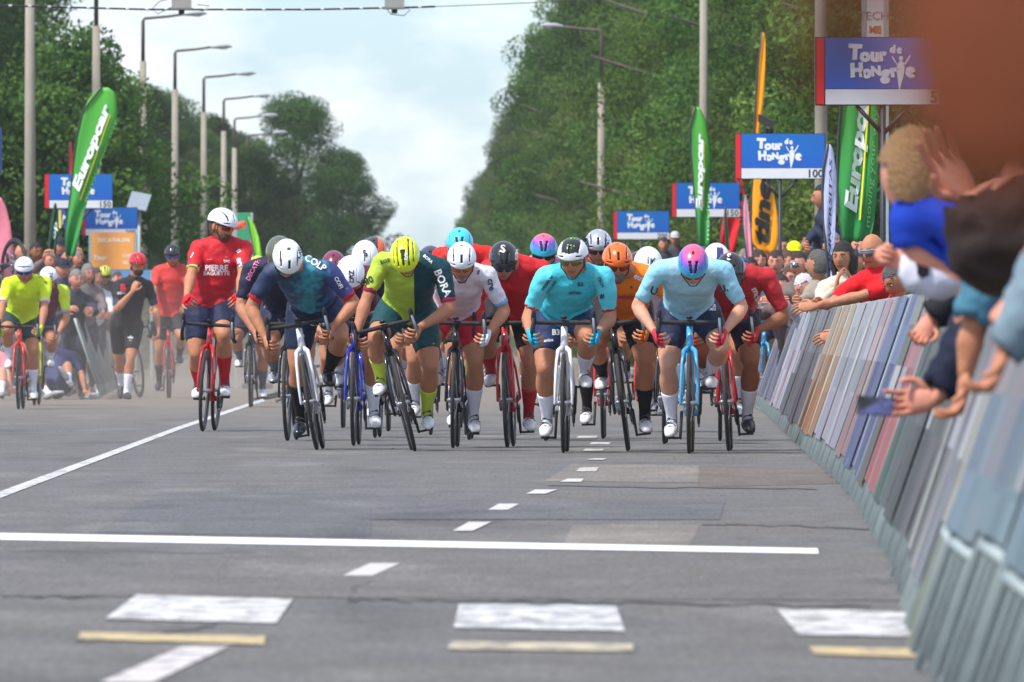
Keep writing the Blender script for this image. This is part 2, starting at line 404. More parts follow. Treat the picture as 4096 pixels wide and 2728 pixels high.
        for (a_, b_), (_, m_) in list(ec.items()):
            if (b_, a_) not in ec:
                for u in (a_, b_):
                    if u not in ex: ex[u] = len(vs); vs.append(co[inv[u]] - nrm[inv[u]] * .002)
                fs.append((b_, a_, ex[a_], ex[b_])); mi.append(m_)
        q.v = [tuple(v) for v in vs]; q.f = fs; q.mi = mi
        return q.build(name, mats, parent)
    objs['top'] = shell(('top',), cl.get('topname', 'jersey'), cl['topm'], cl.get('topt', .006), cl.get('topf'), cl.get('wr', .004))
    objs['low'] = shell(('low',), cl.get('lowname', 'shorts'), cl['lowm'], cl.get('lowt', .005), cl.get('lowf'), cl.get('wr', .004) * .6)
    for s in ('-1', '1'):
        if cl.get('sockm'): objs['sock' + s] = shell(('sock' + s,), 'sock', cl['sockm'], .004)
        sh_ = shell(('shoe' + s,), 'shoe', [cl['shoem'], SOLE()], .006)
        if sh_ is not None:
            me_ = sh_.data
            for p_ in me_.polygons:
                if p_.normal.z < -.62: p_.material_index = 1
            if cl.get('dials'):
                an_, to_ = J['an' + s], J['toe' + s]; ax_ = (to_ - an_).normalized(); dl = MB()
                for q_ in (.34, .66):
                    c_ = an_ + (to_ - an_) * q_ + Vector((0, -.012, .030 * b)); sd_ = Vector((1, 0, 0))
                    dl.tube([c_ + sd_ * .036 - Vector((0, 0, .012)), c_ + sd_ * .02 + Vector((0, 0, .004)), c_ + Vector((0, 0, .008)), c_ - sd_ * .02 + Vector((0, 0, .004)), c_ - sd_ * .036 - Vector((0, 0, .012))], .0035, 4)
                    dl.ball(c_ + Vector((int(s) * .016, -.004, .010)), (.012, .012, .009), 8, 5)
                dl.build('shoe_straps', mat((.06, .06, .065), .4, 'strap'), sh_)
    for s in (-1, 1):
        if gls[s] is not None: gls[s].build('glove', cl['glove'], parent)
    bm.free()
    return objs

def helmet_geo(style):
    """shell with real vent openings over a dark liner; the grid runs front to back so the slots have clean edges"""
    nu, nv = 72, 64; vs = []
    def pt(u, v, k=1.0):
        x = math.sin(u); y = math.cos(u) * math.sin(v); z = math.cos(u) * math.cos(v)
        return Vector((x * .103 * k, (y * .138 - (.004 if y < 0 else 0)) * k, z * .112 * k + .042 - .012 * (1 - abs(x)) * max(0, abs(v) - 1.35)))
    V0 = R(98)
    for i in range(nv + 1):
        for j in range(nu + 1): vs.append(pt(-R(89.5) + 2 * R(89.5) * j / nu, -V0 + 2 * V0 * i / nv))
    keep = []; rims = []
    def hole(U, V):
        au = abs(U)
        if style == 'aero': return (au < 5 and -76 < V < -46) or (30 < au - (V + 70) * .04 < 38 and -72 < V < -8) or (au < 8 and -12 < V < -2) or (26 < au < 52 and -88 < V < -82)
        if style == 'vee': return (abs(au - 7 - (78 + V) * .17) < 5.5 and -80 < V < -36) or (46 < au < 53 and -62 < V < 0) or (au < 6 and -14 < V < -2)
        if style == 'ribbed': return (au < 3 + (V + 74) * .12 and -74 < V < -14) or (abs(au - 24 + abs(V + 20) * .06) < 3.2 and -72 < V < 40) or (abs(au - 44 + abs(V + 20) * .08) < 3.2 and -68 < V < 30)
        if style == 'wide': return (-76 + au * .12 < V < -69 + au * .12 and au < 52) or (-48 + au * .2 < V < -43 + au * .2 and au < 28)
        return (24 < au < 28 and -72 < V < -12) or (au < 3.2 and -60 < V < -34)
    for i in range(nv):
        for j in range(nu):
            f = (i * (nu + 1) + j, i * (nu + 1) + j + 1, (i + 1) * (nu + 1) + j + 1, (i + 1) * (nu + 1) + j)
            if not hole(-89.5 + 179 * (j + .5) / nu, -98 + 196 * (i + .5) / nv): keep.append(f)
    # wall of each opening, 9 mm deep
    ed = {}
    for f in keep:
        for p, q in zip(f, f[1:] + f[:1]): ed[(p, q)] = 1
    inner = {}; extra = []
    for (p, q) in list(ed):
        if (q, p) not in ed:
            for w in (p, q):
                if w not in inner: v = vs[w]; inner[w] = len(vs) + len(inner)
            extra.append((q, p, inner[p], inner[q]))
    add = sorted(inner.items(), key=lambda t: t[1]); vs += [Vector((vs[w].x * .91, vs[w].y * .92, (vs[w].z - .042) * .90 + .042)) for w, _ in add]
    mb = MB(); mb.add(vs, keep + extra)
    lb = MB(); v2 = []; n2 = 24
    for i in range(n2 + 1):
        for j in range(n2 + 1): v2.append(pt(-R(89) + 2 * R(89) * j / n2, -V0 * .97 + 2 * V0 * .97 * i / n2, .925))
    lb.add(v2, [(i * (n2 + 1) + j, i * (n2 + 1) + j + 1, (i + 1) * (n2 + 1) + j + 1, (i + 1) * (n2 + 1) + j) for i in range(n2) for j in range(n2)])
    return mb.mesh('helmet_shell'), lb.mesh('helmet_liner')
HELM = {}
def helmet(parent, M, style, m1, s=1.0, accent=None):
    if style not in HELM: HELM[style] = helmet_geo(style)
    a, l = HELM[style]; a = a.copy(); a.materials.clear()
    a.materials.append(m1)
    if accent:
        a.materials.append(accent[0])
        for p in a.polygons:
            if accent[1](p.center): p.material_index = 1
    h = link_obj('helmet', a, parent); h.matrix_local = M @ Matrix.Scale(s, 4)
    l = l.copy(); l.materials.append(mat((.02, .02, .022), .8, 'helmet liner')); link_obj('helmet_liner', l, h)
    st = MB()
    for sx in (-1, 1):
        st.tube([(sx * .082, -.03, .03), (sx * .078, -.028, -.04), (sx * .02, -.055, -.118), (0, -.055, -.12)], .004, 5)
        st.tube([(sx * .084, .05, .03), (sx * .078, -.02, -.05)], .004, 5)
    st.build('chin_strap', mat((.02, .02, .02), .8, 'strap'), h)
    return h
def glasses_obj(parent, M, lens, frame=(20, 20, 22), s=1.0):
    mb = MB(); n = 16; vs = []
    for i in range(n + 1):
        x = -1 + 2 * i / n; X = x * .074; Y = -.112 + .036 * x * x
        t = .026 + .004 * (1 - x * x); bt = -.020 + (.016 * math.exp(-(x / .16) ** 2)) + .012 * abs(x) ** 3
        for z in (t, bt): vs += [(X, Y, z), (X * .97, Y + .004, z)]
    fs = []
    for i in range(n):
        k = i * 4; fs += [(k, k + 2, k + 6, k + 4), (k + 1, k + 5, k + 7, k + 3), (k, k + 4, k + 5, k + 1), (k + 2, k + 3, k + 7, k + 6)]
    mb.add(vs, fs); g = mb.build('sunglasses', mat(srgb(lens), .08, 'mirror lens', metal=.55, scale=9, amt=.35), parent)
    fr = MB(); top = [(-1 + 2 * i / 10) for i in range(11)]
    fr.tube([(x * .075, -.112 + .036 * x * x, .028 + .004 * (1 - x * x)) for x in top], .0035, 5)
    for sx in (-1, 1): fr.tube([(sx * .075, -.076, .024), (sx * .083, .01, .012)], .003, 5)
    fr.build('glasses_frame', gloss(frame), g); g.matrix_local = M @ Matrix.Scale(s, 4); return g
def hair_obj(parent, M, style, col, s=1.0):
    mb = MB(); nu, nv = 26, 16; vs = []; rr = random.Random(hash(style) % 97 if False else len(style) + int(col[0]))
    sd = rr.random() * 50
    for i in range(nv + 1):
        t = math.pi * i / nv
        for j in range(nu):
            a = 2 * math.pi * j / nu; x = math.sin(t) * math.cos(a); y = math.sin(t) * math.sin(a); z = math.cos(t)
            k = 1.09 + .10 * noise.noise(Vector((x * 5 + sd, y * 5, z * 5))) + .05 * noise.noise(Vector((x * 14, y * 14 + sd, z * 14)))
            v = Vector((x * .080 * k, y * .100 * k + .008, z * .120 * k + .006))
            if style == 'long' and y > -.25:
                if z < .1: v = Vector((x * .105 * k, y * .09 + .02, z * .30 * k + .006))
            vs.append(v)
    fs = []
    for i in range(nv):
        for j in range(nu):
            f = (i * nu + j, (i + 1) * nu + j, (i + 1) * nu + (j + 1) % nu, i * nu + (j + 1) % nu)
            c = sum((vs[q] for q in f), Vector()) / 4
            if style == 'long': ok = c.z > .055 or (c.y > .0 or abs(c.x) > .072)
            elif style == 'fringe': ok = c.z > .035 or (c.y > .02 and c.z > -.07)
            elif style == 'bald': ok = (c.y > .0 and -.06 < c.z < .03)
            else: ok = c.z > .068 + (0 if c.y < 0 else -.02) or (c.y > .012 and c.z > -.065)
            if c.z < -.30: ok = False
            if ok: fs.append(f)
    mb.add(vs, fs); hm = mat(srgb(col), .7, 'hair', scale=60, amt=.45, bump=.8, bscale=90)
    o = mb.build('hair', hm, parent); o.matrix_local = M @ Matrix.Scale(s, 4); return o
def cap_obj(parent, M, col, brim=True, s=1.0):
    mb = MB(); nu, nv = 24, 8; vs = []
    for i in range(nv + 1):
        t = math.pi * .5 * i / nv
        for j in range(nu):
            a = 2 * math.pi * j / nu; vs.append((math.sin(t) * math.cos(a) * .088, math.sin(t) * math.sin(a) * .107, math.cos(t) * .088 + .048))
    mb.add(vs, [(i * nu + j, (i + 1) * nu + j, (i + 1) * nu + (j + 1) % nu, i * nu + (j + 1) % nu) for i in range(nv) for j in range(nu)])
    o = mb.build('cap', cloth(col), parent); o.matrix_local = M @ Matrix.Scale(s, 4)
    if brim:
        b = MB(); pts = []
        for i in range(9):
            a = math.pi * (1 + i / 8); pts.append((math.cos(a) * .078, math.sin(a) * .095, .050)); 
        for i in range(9):
            a = math.pi * (1 + i / 8); pts.append((math.cos(a) * .080, math.sin(a) * .175, .040 - .006 * abs(math.cos(a))))
        fs = [(i, i + 1, i + 10, i + 9) for i in range(8)]
        b.add(pts, fs); b.add([(p[0], p[1], p[2] - .004) for p in pts], [f[::-1] for f in fs]); b.build('brim', cloth(col), o)
    return o
def rot_head(pitch=0, yaw=0, roll=0):
    """pitch>0 looks down, yaw>0 turns the face to +X"""
    return (Matrix.Rotation(R(yaw), 3, 'Z') @ Matrix.Rotation(R(pitch), 3, 'X') @ Matrix.Rotation(R(roll), 3, 'Y'))
# ------------------------------------------------------------------ ground and setting
RD = -0.0062                                     # the road's direction: metres to the left per metre away
def asphalt(k=(1, 1, 1)):
    m = bpy.data.materials.new('asphalt'); m.use_nodes = True; nt = m.node_tree; b = nt.nodes['Principled BSDF']
    b.inputs['Roughness'].default_value = .85; b.inputs['Specular IOR Level'].default_value = .3
    tc = nt.nodes.new('ShaderNodeTexCoord')
    def noi(sc, det=5, mp=(1, 1, 1), ro=.6):
        mpn = nt.nodes.new('ShaderNodeMapping'); mpn.inputs['Scale'].default_value = mp
        nt.links.new(tc.outputs['Object'], mpn.inputs[0]); n = nt.nodes.new('ShaderNodeTexNoise')
        n.inputs['Scale'].default_value = sc; n.inputs['Detail'].default_value = det; n.inputs['Roughness'].default_value = ro
        nt.links.new(mpn.outputs[0], n.inputs['Vector']); return n.outputs[0]
    def ramp(src, stops):
        r = nt.nodes.new('ShaderNodeValToRGB')
        while len(r.color_ramp.elements) < len(stops): r.color_ramp.elements.new(.5)
        for e, (p, c) in zip(r.color_ramp.elements, stops): e.position = p; e.color = (*c, 1)
        nt.links.new(src, r.inputs[0]); return r.outputs[0]
    def mul(a, c, f=1.0):
        x = nt.nodes.new('ShaderNodeMix'); x.data_type = 'RGBA'; x.blend_type = 'MULTIPLY'; x.inputs[0].default_value = f
        nt.links.new(a, x.inputs[6]); nt.links.new(c, x.inputs[7]); return x.outputs[2]
    big = ramp(noi(.9, 5, (1, .16, 1)), [(.33, (.094, .091, .087)), (.46, (.136, .131, .127)), (.54, (.125, .119, .110)), (.68, (.176, .168, .158))])
    mid = ramp(noi(2.0, 6, (1, .35, 1), .7), [(.3, (.80, .80, .80)), (.7, (1.12, 1.12, 1.12))])
    fine = ramp(noi(46, 4, (1, .06, 1), .8), [(.3, (.66, .66, .66)), (.7, (1.30, 1.30, 1.30))])
    vor = nt.nodes.new('ShaderNodeTexVoronoi'); vor.inputs['Scale'].default_value = 3.2
    mpn = nt.nodes.new('ShaderNodeMapping'); mpn.inputs['Scale'].default_value = (1, .35, 1); nt.links.new(tc.outputs['Object'], mpn.inputs[0]); nt.links.new(mpn.outputs[0], vor.inputs[0])
    spot = ramp(vor.outputs[0], [(.02, (.55, .53, .5)), (.06, (1, 1, 1))])
    dust = nt.nodes.new('ShaderNodeMix'); dust.data_type = 'RGBA'
    sp = nt.nodes.new('ShaderNodeSeparateXYZ'); nt.links.new(tc.outputs['Object'], sp.inputs[0])
    mr = nt.nodes.new('ShaderNodeMapRange'); mr.inputs[1].default_value = 118; mr.inputs[2].default_value = 165; mr.inputs[4].default_value = .75
    nt.links.new(sp.outputs[1], mr.inputs[0]); nt.links.new(mr.outputs[0], dust.inputs[0]); dust.inputs[7].default_value = (.20, .165, .13, 1)
    rgb = nt.nodes.new('ShaderNodeRGB'); rgb.outputs[0].default_value = (*k, 1)
    nt.links.new(mul(mul(mul(mul(big, mid), fine), spot), rgb.outputs[0]), dust.inputs[6]); nt.links.new(dust.outputs[2], b.inputs['Base Color'])
    bp = nt.nodes.new('ShaderNodeBump'); bp.inputs['Strength'].default_value = .5; bp.inputs['Distance'].default_value = .006
    nt.links.new(noi(60, 3), bp.inputs['Height']); nt.links.new(bp.outputs[0], b.inputs['Normal'])
    return m
def sheet(name, pts, m, z, label=None, cat=None, kind=None, thick=0):
    mb = MB(); mb.add([(p[0], p[1], z) for p in pts], [tuple(range(len(pts)))]); o = mb.build(name, m, None, False)
    if name != 'road' and kind == 'structure' or kind: o['kind'] = kind
    return tag(o, label, cat)
gm = mat((.075, .085, .04), .95, 'verge', scale=.35, amt=.35, bump=.4, bscale=3)
sheet('ground', [(-1500, -60), (1500, -60), (1500, 4500), (-1500, 4500)], gm, -.03, kind='structure')
rl, rr_ = -7.2, 4.3
sheet('road', [(rl, -40), (rr_, -40), (rr_ + RD * 3000, 3000), (rl + RD * 3000, 3000)], asphalt(), 0, kind='structure')
kc = mat((.30, .29, .27), .9, 'kerb stone', scale=3, amt=.15)
for x0 in (rl - .15, rr_):
    k = MB(); k.add([(x0, -40, -.02), (x0 + .15, -40, -.02), (x0 + .15 + RD * 1500, 1460, -.02), (x0 + RD * 1500, 1460, -.02), (x0, -40, .11), (x0 + .15, -40, .11), (x0 + .15 + RD * 1500, 1460, .11), (x0 + RD * 1500, 1460, .11)],
        [(4, 5, 6, 7), (0, 1, 5, 4), (1, 2, 6, 5), (2, 3, 7, 6), (3, 0, 4, 7)])
    o = k.build('kerb', kc, None, False); o['kind'] = 'structure'
def paint(c, amt=.12, wear=.43):
    m = mat(c, .75, 'road paint', scale=2.2, amt=amt, spec=.3, key=wear)
    nt = m.node_tree; b = nt.nodes['Principled BSDF']
    if not any(n.name == 'wear' for n in nt.nodes):
        tc = nt.nodes.new('ShaderNodeTexCoord'); mp = nt.nodes.new('ShaderNodeMapping'); mp.inputs['Scale'].default_value = (1, .3, 1)
        n = nt.nodes.new('ShaderNodeTexNoise'); n.name = 'wear'; n.inputs['Scale'].default_value = 9; n.inputs['Detail'].default_value = 9; n.inputs['Roughness'].default_value = .75
        nt.links.new(tc.outputs['Object'], mp.inputs[0]); nt.links.new(mp.outputs[0], n.inputs['Vector'])
        r = nt.nodes.new('ShaderNodeValToRGB'); r.color_ramp.elements[0].position = wear; r.color_ramp.elements[1].position = wear + .09
        r.color_ramp.elements[0].color = (0.25, .25, .25, 1); nt.links.new(n.outputs[0], r.inputs[0])
        x = nt.nodes.new('ShaderNodeMix'); x.data_type = 'RGBA'; x.inputs[6].default_value = (.15, .145, .14, 1)
        old = b.inputs['Base Color'].links[0].from_socket; nt.links.new(old, x.inputs[7]); nt.links.new(r.outputs[0], x.inputs[0]); nt.links.new(x.outputs[2], b.inputs['Base Color'])
    return m
WP = paint((.56, .555, .54)); WPN = paint((.86, .87, .9), .04, .12); YP = paint((.50, .39, .20), .15, .42); WPF = paint((.5, .48, .45), .15, .44)
def marking(pts, m, label, z=.0036, group=None):
    g = [G(*p) for p in pts]; o = sheet('road_marking', g, m, z, kind='structure'); return o
PZ = [.0006]
def patch_quad(pts, c, z=None):
    PZ[0] += .0003; z = PZ[0]
    g = [G(*p) for p in pts]; o = sheet('road_patch', g, asphalt(tuple(v / .148 for v in c)), z, kind='structure'); return o
patch_quad([(2245, 2192), (2290, 2100), (2800, 2100), (2750, 2192)], (.20, .188, .176))
patch_quad([(2180, 1925), (2290, 1855), (2795, 1862), (2790, 1930)], (.205, .190, .172))
patch_quad([(2795, 1862), (3340, 1880), (3360, 1935), (2790, 1950)], (.152, .132, .118))
patch_quad([(380, 2130), (640, 1965), (1500, 1975), (1480, 2150)], (.128, .132, .142))
patch_quad([(0, 2160), (3560, 2225), (3600, 2330), (3610, 2405), (0, 2385)], (.152, .149, .148))
patch_quad([(1500, 1990), (2900, 2010), (2880, 2080), (1440, 2080)], (.128, .131, .143))
marking([(0, 2162), (0, 2136), (3270, 2198), (3275, 2218)], WPN, 'finish', .0040)
marking([(0, 1995), (0, 1968), (700, 1712), (1000, 1612), (1035, 1612), (735, 1714)], WP, 'edge')
a, b2 = G(1000, 1615), G(1035, 1615)
sheet('road_marking', [a, b2, (b2.x - 2.4, b2.y + 380), (a.x - 2.4, a.y + 380)], WP, .0034, kind='structure')
for q in [(1370, 1430, 2307, 1480, 1600, 2257), (1810, 1890, 2127, 1875, 1966, 2091), (1952, 2030, 2042, 1995, 2078, 2018), (2105, 2180, 1978, 2140, 2230, 1961), (2240, 2325, 1930, 2270, 2335, 1917), (2303, 2385, 1888, 2320, 2395, 1872), (2350, 2415, 1842, 2365, 2425, 1835)]:
    x0, x1, y0, x2, x3, y1 = q; marking([(x0, y0), (x1 + 60 if y0 > 2200 else x1, y0), (x3, y1), (x2, y1)], WPF if y0 < 1900 else paint((.5, .48, .45), .1, .25), 'dash', .0042)
for i in range(3):
    y = 1800 - i * 26; x = 2330 + 30 * math.sin(i * 2.1); marking([(x, y + 5), (x + 80, y + 5), (x + 88, y - 3), (x + 12, y - 3)], WPF, 'dash')
marking([(420, 2480), (545, 2384), (1172, 2400), (1105, 2497)], WP, 'block', .0043)
marking([(1815, 2516), (1835, 2420), (2465, 2428), (2500, 2530)], paint((.6, .6, .6), .1, .46), 'block', .0043)
marking([(3195, 2543), (3105, 2440), (3800, 2456), (3800, 2556)], WP, 'block', .0043)
marking([(310, 2562), (322, 2533), (1060, 2550), (1058, 2584)], YP, 'strip', .0045)
marking([(1790, 2602), (1802, 2572), (2530, 2582), (2535, 2612)], paint((.52, .45, .31), .15, .45), 'strip', .0045)
marking([(3260, 2622), (3235, 2592), (3800, 2602), (3800, 2640)], YP, 'strip', .0045)
marking([(400, 2735), (730, 2590), (920, 2588), (610, 2735)], paint((.56, .52, .50), .15, .42), 'diag')
marking([(3420, 2013), (3425, 2018), (3470, 2023), (3460, 2015)], WP, 'bit')
# small stones, leaf litter on the carriageway
sm = MB(); r2 = random.Random(3)
for i in range(300):
    d = r2.uniform(34, 150); x = r2.uniform(-2048, 1700) / FPX * d; s = r2.uniform(.002, .006)
    sm.ball((x, d, s * .4), (s * 1.3, s, s * .6), 5, 4)
o = sm.build('gravel', mat((.24, .22, .19), .9, 'grit', scale=3, amt=.5)); o['kind'] = 'stuff'; tag(o, 'scattered grit and leaf bits lying on the asphalt', 'grit')

# ------------------------------------------------------------------ bicycles
BBY, BBZ, BARZ, WB = .60, .27, .875, .99
def bike_meshes():
    D = {}
    def wheel(y):
        q = MB(); q.ring((0, y, .335), (1, 0, 0), .3215, .0135, 48, 8); return q
    def rim(y):
        q = MB(); N = 48
        prof = [(.316, .012), (.300, .0145), (.283, .012), (.270, .004), (.270, -.004), (.283, -.012), (.300, -.0145), (.316, -.012)]
        vs = [(px, y + r * math.sin(2 * math.pi * i / N), .335 + r * math.cos(2 * math.pi * i / N)) for i in range(N) for r, px in prof]
        n = 8; q.add(vs, [(i * n + j, i * n + (j + 1) % n, ((i + 1) % N) * n + (j + 1) % n, ((i + 1) % N) * n + j) for i in range(N) for j in range(n)]); return q
    def hub(y):
        q = MB(); q.tube([(-.055, y, .335), (-.03, y, .335), (0, y, .335), (.03, y, .335), (.055, y, .335)], [.009, .020, .013, .020, .009], 8)
        for k in range(18):
            a = 2 * math.pi * k / 18; x = .026 if k % 2 else -.026
            q.tube([(x, y + .018 * math.sin(a + .4), .335 + .018 * math.cos(a + .4)), (0, y + .272 * math.sin(a), .335 + .272 * math.cos(a))], .0014, 3, cap=False)
        q.ring((-.035, y, .335), (1, 0, 0), .062, .011, 20, 4, sx=.2); return q
    for nm, y in (('front', 0), ('rear', WB)): D['tyre' + nm], D['rim' + nm], D['hub' + nm] = wheel(y).mesh('tyre'), rim(y).mesh('rim'), hub(y).mesh('hub')
    f = MB()
    for s in (-1, 1): f.tube([(s * .058, 0, .335), (s * .056, .0, .45), (s * .048, .045, .60), (s * .040, .10, .68), (s * .012, .155, .705)], [(.009, .014), (.010, .019), (.012, .022), (.015, .024), (.018, .022)], 8, lat=Vector((1, 0, 0)), round_ends=True)
    D['fork'] = f.mesh('fork')
    f = MB(); X = Vector((1, 0, 0))
    f.tube([(0, .158, .70), (0, .172, .76), (0, .20, .842)], [(.027, .034), (.023, .032), (.023, .030)], 10, lat=X)
    f.tube([(0, .175, .735), (0, .40, .49), (0, BBY, BBZ)], [(.026, .030), (.026, .028), (.030, .030)], 8, lat=X)
    f.tube([(0, .20, .815), (0, .50, .79), (0, .745, .765)], [(.019, .018)] * 3, 8, lat=X)
    f.tube([(0, BBY, BBZ), (0, .68, .52), (0, .757, .79)], [(.022, .026), (.016, .024), (.016, .022)], 8, lat=X)
    f.tube([(-.04, BBY, BBZ), (.04, BBY, BBZ)], .024, 10)
    for s in (-1, 1):
        f.tube([(s * .03, BBY + .02, BBZ - .005), (s * .045, .78, .285), (s * .062, WB, .335)], [.013, .012, .010], 7, round_ends=True)
        f.tube([(s * .014, .72, .67), (s * .04, .83, .56), (s * .062, WB, .345)], [.010, .009, .008], 7, round_ends=True)
    D['frame'] = f.mesh('frame')
    f = MB(); f.tube([(0, .757, .78), (0, .79, .945)], [(.012, .018)] * 2, 8, lat=X); D['seatpost'] = f.mesh('seatpost')
    f = MB(); vs = []
    for (y, w, h, z) in ((.66, .010, .012, .958), (.70, .022, .018, .965), (.78, .032, .02, .967), (.85, .062, .022, .972), (.90, .072, .022, .975), (.925, .05, .014, .974)):
        vs.append((y, w, h, z))
    f.tube([(0, v[0], v[3]) for v in vs], [(v[1], v[2]) for v in vs], 10, lat=X, round_ends=True); D['saddle'] = f.mesh('saddle')
    f = MB(); f.tube([(0, .205, .845), (0, .212, .872)], .024, 8); f.tube([(0, .21, .866), (0, .15, .872), (0, .10, BARZ)], [(.018, .018), (.017, .016), (.019, .019)], 8, lat=X, round_ends=True); D['stem'] = f.mesh('stem')
    f = MB(); pts = []
    for s in (-1, 1):
        f.tube([(0, .10, BARZ), (s * .12, .10, BARZ), (s * .175, .095, BARZ), (s * .197, .06, BARZ + .001), (s * .2, .01, BARZ - .006), (s * .205, -.015, .845), (s * .21, -.005, .80), (s * .213, .04, .762), (s * .215, .10, .748), (s * .216, .15, .748)],
               [.0165, .0145, .0145, .0145, .016, .016, .016, .016, .016, .016], 8, round_ends=True)
    D['handlebar'] = f.mesh('handlebar')
    for s in (-1, 1):
        f = MB(); f.tube([(s * .199, .03, BARZ + .006), (s * .2, -.02, BARZ + .022), (s * .2, -.045, .925), (s * .2, -.052, .95)], [(.017, .019), (.018, .021), (.017, .018), (.012, .012)], 8, round_ends=True)
        D['hood%d' % s] = f.mesh('brake_hood')
        f = MB(); f.tube([(s * .2, -.045, .91), (s * .204, -.062, .86), (s * .208, -.058, .81), (s * .212, -.04, .775)], [(.009, .006), (.010, .005), (.009, .005), (.006, .004)], 6, round_ends=True)
        D['lever%d' % s] = f.mesh('brake_lever')
    f = MB(); f.ring((.055, BBY, BBZ), (1, 0, 0), .095, .006, 36, 6, sx=.6)
    for k in range(5):
        a = k * 1.2566; f.tube([(.055, BBY, BBZ), (.055, BBY + .09 * math.sin(a), BBZ + .09 * math.cos(a))], .006, 5)
    f.ring((.052, BBY, BBZ), (1, 0, 0), .068, .005, 28, 5, sx=.6); D['chainring'] = f.mesh('chainring')
    f = MB(); f.tube([(.045, WB, .335), (.045, WB + .01, .27), (.045, WB - .01, .20)], [.012, .014, .010], 6, round_ends=True); f.ring((.045, WB - .01, .20), (1, 0, 0), .022, .005, 14, 5); f.ring((.045, WB, .335), (1, 0, 0), .045, .012, 20, 5)
    D['derailleur'] = f.mesh('derailleur')
    f = MB(); f.tube([(.045, WB, .378), (.052, .82, .372), (.055, BBY, BBZ + .095)], .004, 4); f.tube([(.045, WB - .02, .185), (.055, BBY, BBZ - .095)], .004, 4); D['chain'] = f.mesh('chain')
    f = MB(); f.tube([(0, .36, .60), (0, .46, .49)], .034, 10, round_ends=True); D['bottle'] = f.mesh('bottle')
    f = MB(); f.tube([(0, -.005 + .1, BARZ + .03), (0, .07, BARZ + .035)], [(.024, .010)] * 2, 6, lat=X, round_ends=True); D['bike_computer'] = f.mesh('bike_computer')
    return D
BM = bike_meshes()
BLK = mat((.018, .018, .02), .45, 'black carbon', scale=30, amt=.2); RUB = mat((.028, .026, .025), .8, 'tyre rubber', scale=30, amt=.2)
TAPE = mat((.02, .02, .022), .75, 'bar tape', scale=40, amt=.3, bump=.4); CHR = metal((150, 152, 158), .3)
def bicycle(M, frame, fork, c, label, rim=None, bottle=(225, 225, 230), group='racing bicycles'):
    e = empty('bicycle', (0, 0, 0), label, 'bicycle', group); e.matrix_world = M
    def p(n, key, m, par=None):
        me = BM[key]; o = link_obj(n, me, par or e)
        if not me.materials: me.materials.append(m)
        o.material_slots[0].link = 'OBJECT'; o.material_slots[0].material = m; return o
    p('frame', 'frame', frame); p('fork', 'fork', fork); p('seatpost', 'seatpost', BLK); p('saddle', 'saddle', BLK)
    p('stem', 'stem', BLK); p('handlebar', 'handlebar', TAPE); p('bike_computer', 'bike_computer', BLK)
    for s in (-1, 1): h = p('brake_hood', 'hood%d' % s, TAPE); p('brake_lever', 'lever%d' % s, CHR if s > 0 else BLK, h)
    for w in ('front', 'rear'):
        t = p('wheel', 'rim' + w, rim or BLK); p('tyre', 'tyre' + w, RUB, t); p('hub', 'hub' + w, CHR, t)
    p('chainring', 'chainring', BLK); p('derailleur', 'derailleur', BLK); p('chain', 'chain', CHR); p('bottle', 'bottle', plain(bottle, .4))
    for s in (-1, 1):
        cc = R(c) if s > 0 else R(c + 180); pd = Vector((s * .125, BBY - math.sin(cc) * .1725, BBZ - math.cos(cc) * .1725))
        q = MB(); q.tube([(s * .062, BBY, BBZ), (s * .07, pd.y, pd.z)], [(.011, .016), (.009, .012)], 6, lat=Vector((1, 0, 0)), round_ends=True)
        cr = q.build('crank', BLK, e); q = MB(); q.box(pd, (.042, .03, .008)); q.tube([(s * .065, pd.y, pd.z), pd], .007, 6); q.build('pedal', BLK, cr, False)
    return e
def bike_matrix(contact, lean, yaw):
    return Matrix.Translation(contact) @ Matrix.Rotation(R(-yaw), 4, 'Z') @ Matrix.Rotation(R(lean), 4, 'Y')

SK = {'tan': skin((184, 124, 92)), 'pale': skin((205, 150, 122)), 'brown': skin((150, 96, 68)), 'pink': skin((208, 140, 116))}
def project_text(objs, items, dist, col_default=(235, 235, 235), origin=None):
    """lettering laid on a garment: each glyph point is carried along the view line onto the cloth and lifted 4 mm"""
    trees = []
    for o in objs:
        if o is None: continue
        M = o.matrix_world; vs = [M @ v.co for v in o.data.vertices]
        trees.append((BVHTree.FromPolygons([tuple(v) for v in vs], [tuple(p.vertices) for p in o.data.polygons]), o))
    for it in items:
        s, px, py, hpx, ang = it[:5]; col = it[5] if len(it) > 5 else col_default; bold = it[6] if len(it) > 6 else .03
        vs, fs, w = text2d(s, bold); best = None
        for tr, o in trees:
            out = []; miss = 0; last = None; k = hpx / .7
            ca, sa = math.cos(R(ang)), math.sin(R(ang))
            for (x, y) in vs:
                ux, uy = x * k, y * k; X = px + ux * ca - uy * sa; Y = py - (ux * sa + uy * ca)
                a = P(X, Y, dist - 3); bdir = (P(X, Y, dist + 3) - a).normalized()
                hit = tr.ray_cast(a, bdir, 6)
                if hit[0] is None: miss += 1; out.append(None)
                else: last = (hit[0] - a).length; out.append((a, bdir, last))
            if last is None: continue
            if best is None or miss < best[0]: best = (miss, out, o)
        if best is None or best[0] > .6 * len(vs): continue
        Ls = sorted(q[2] for q in best[1] if q); med = Ls[len(Ls) // 2]; inv = best[2].matrix_world.inverted(); pts = []
        for q, (x, y) in zip(best[1], vs):
            if q is None:
                ux, uy = x * k, y * k; X = px + ux * ca - uy * sa; Y = py - (ux * sa + uy * ca)
                a = P(X, Y, dist - 3); bdir = (P(X, Y, dist + 3) - a).normalized(); q = (a, bdir, med)
            pts.append(inv @ (q[0] + q[1] * (min(q[2], med + .05) - .006)))
        t = MB(); t.add(pts, fs); t.build('lettering', plain(col, .5), best[2], False)

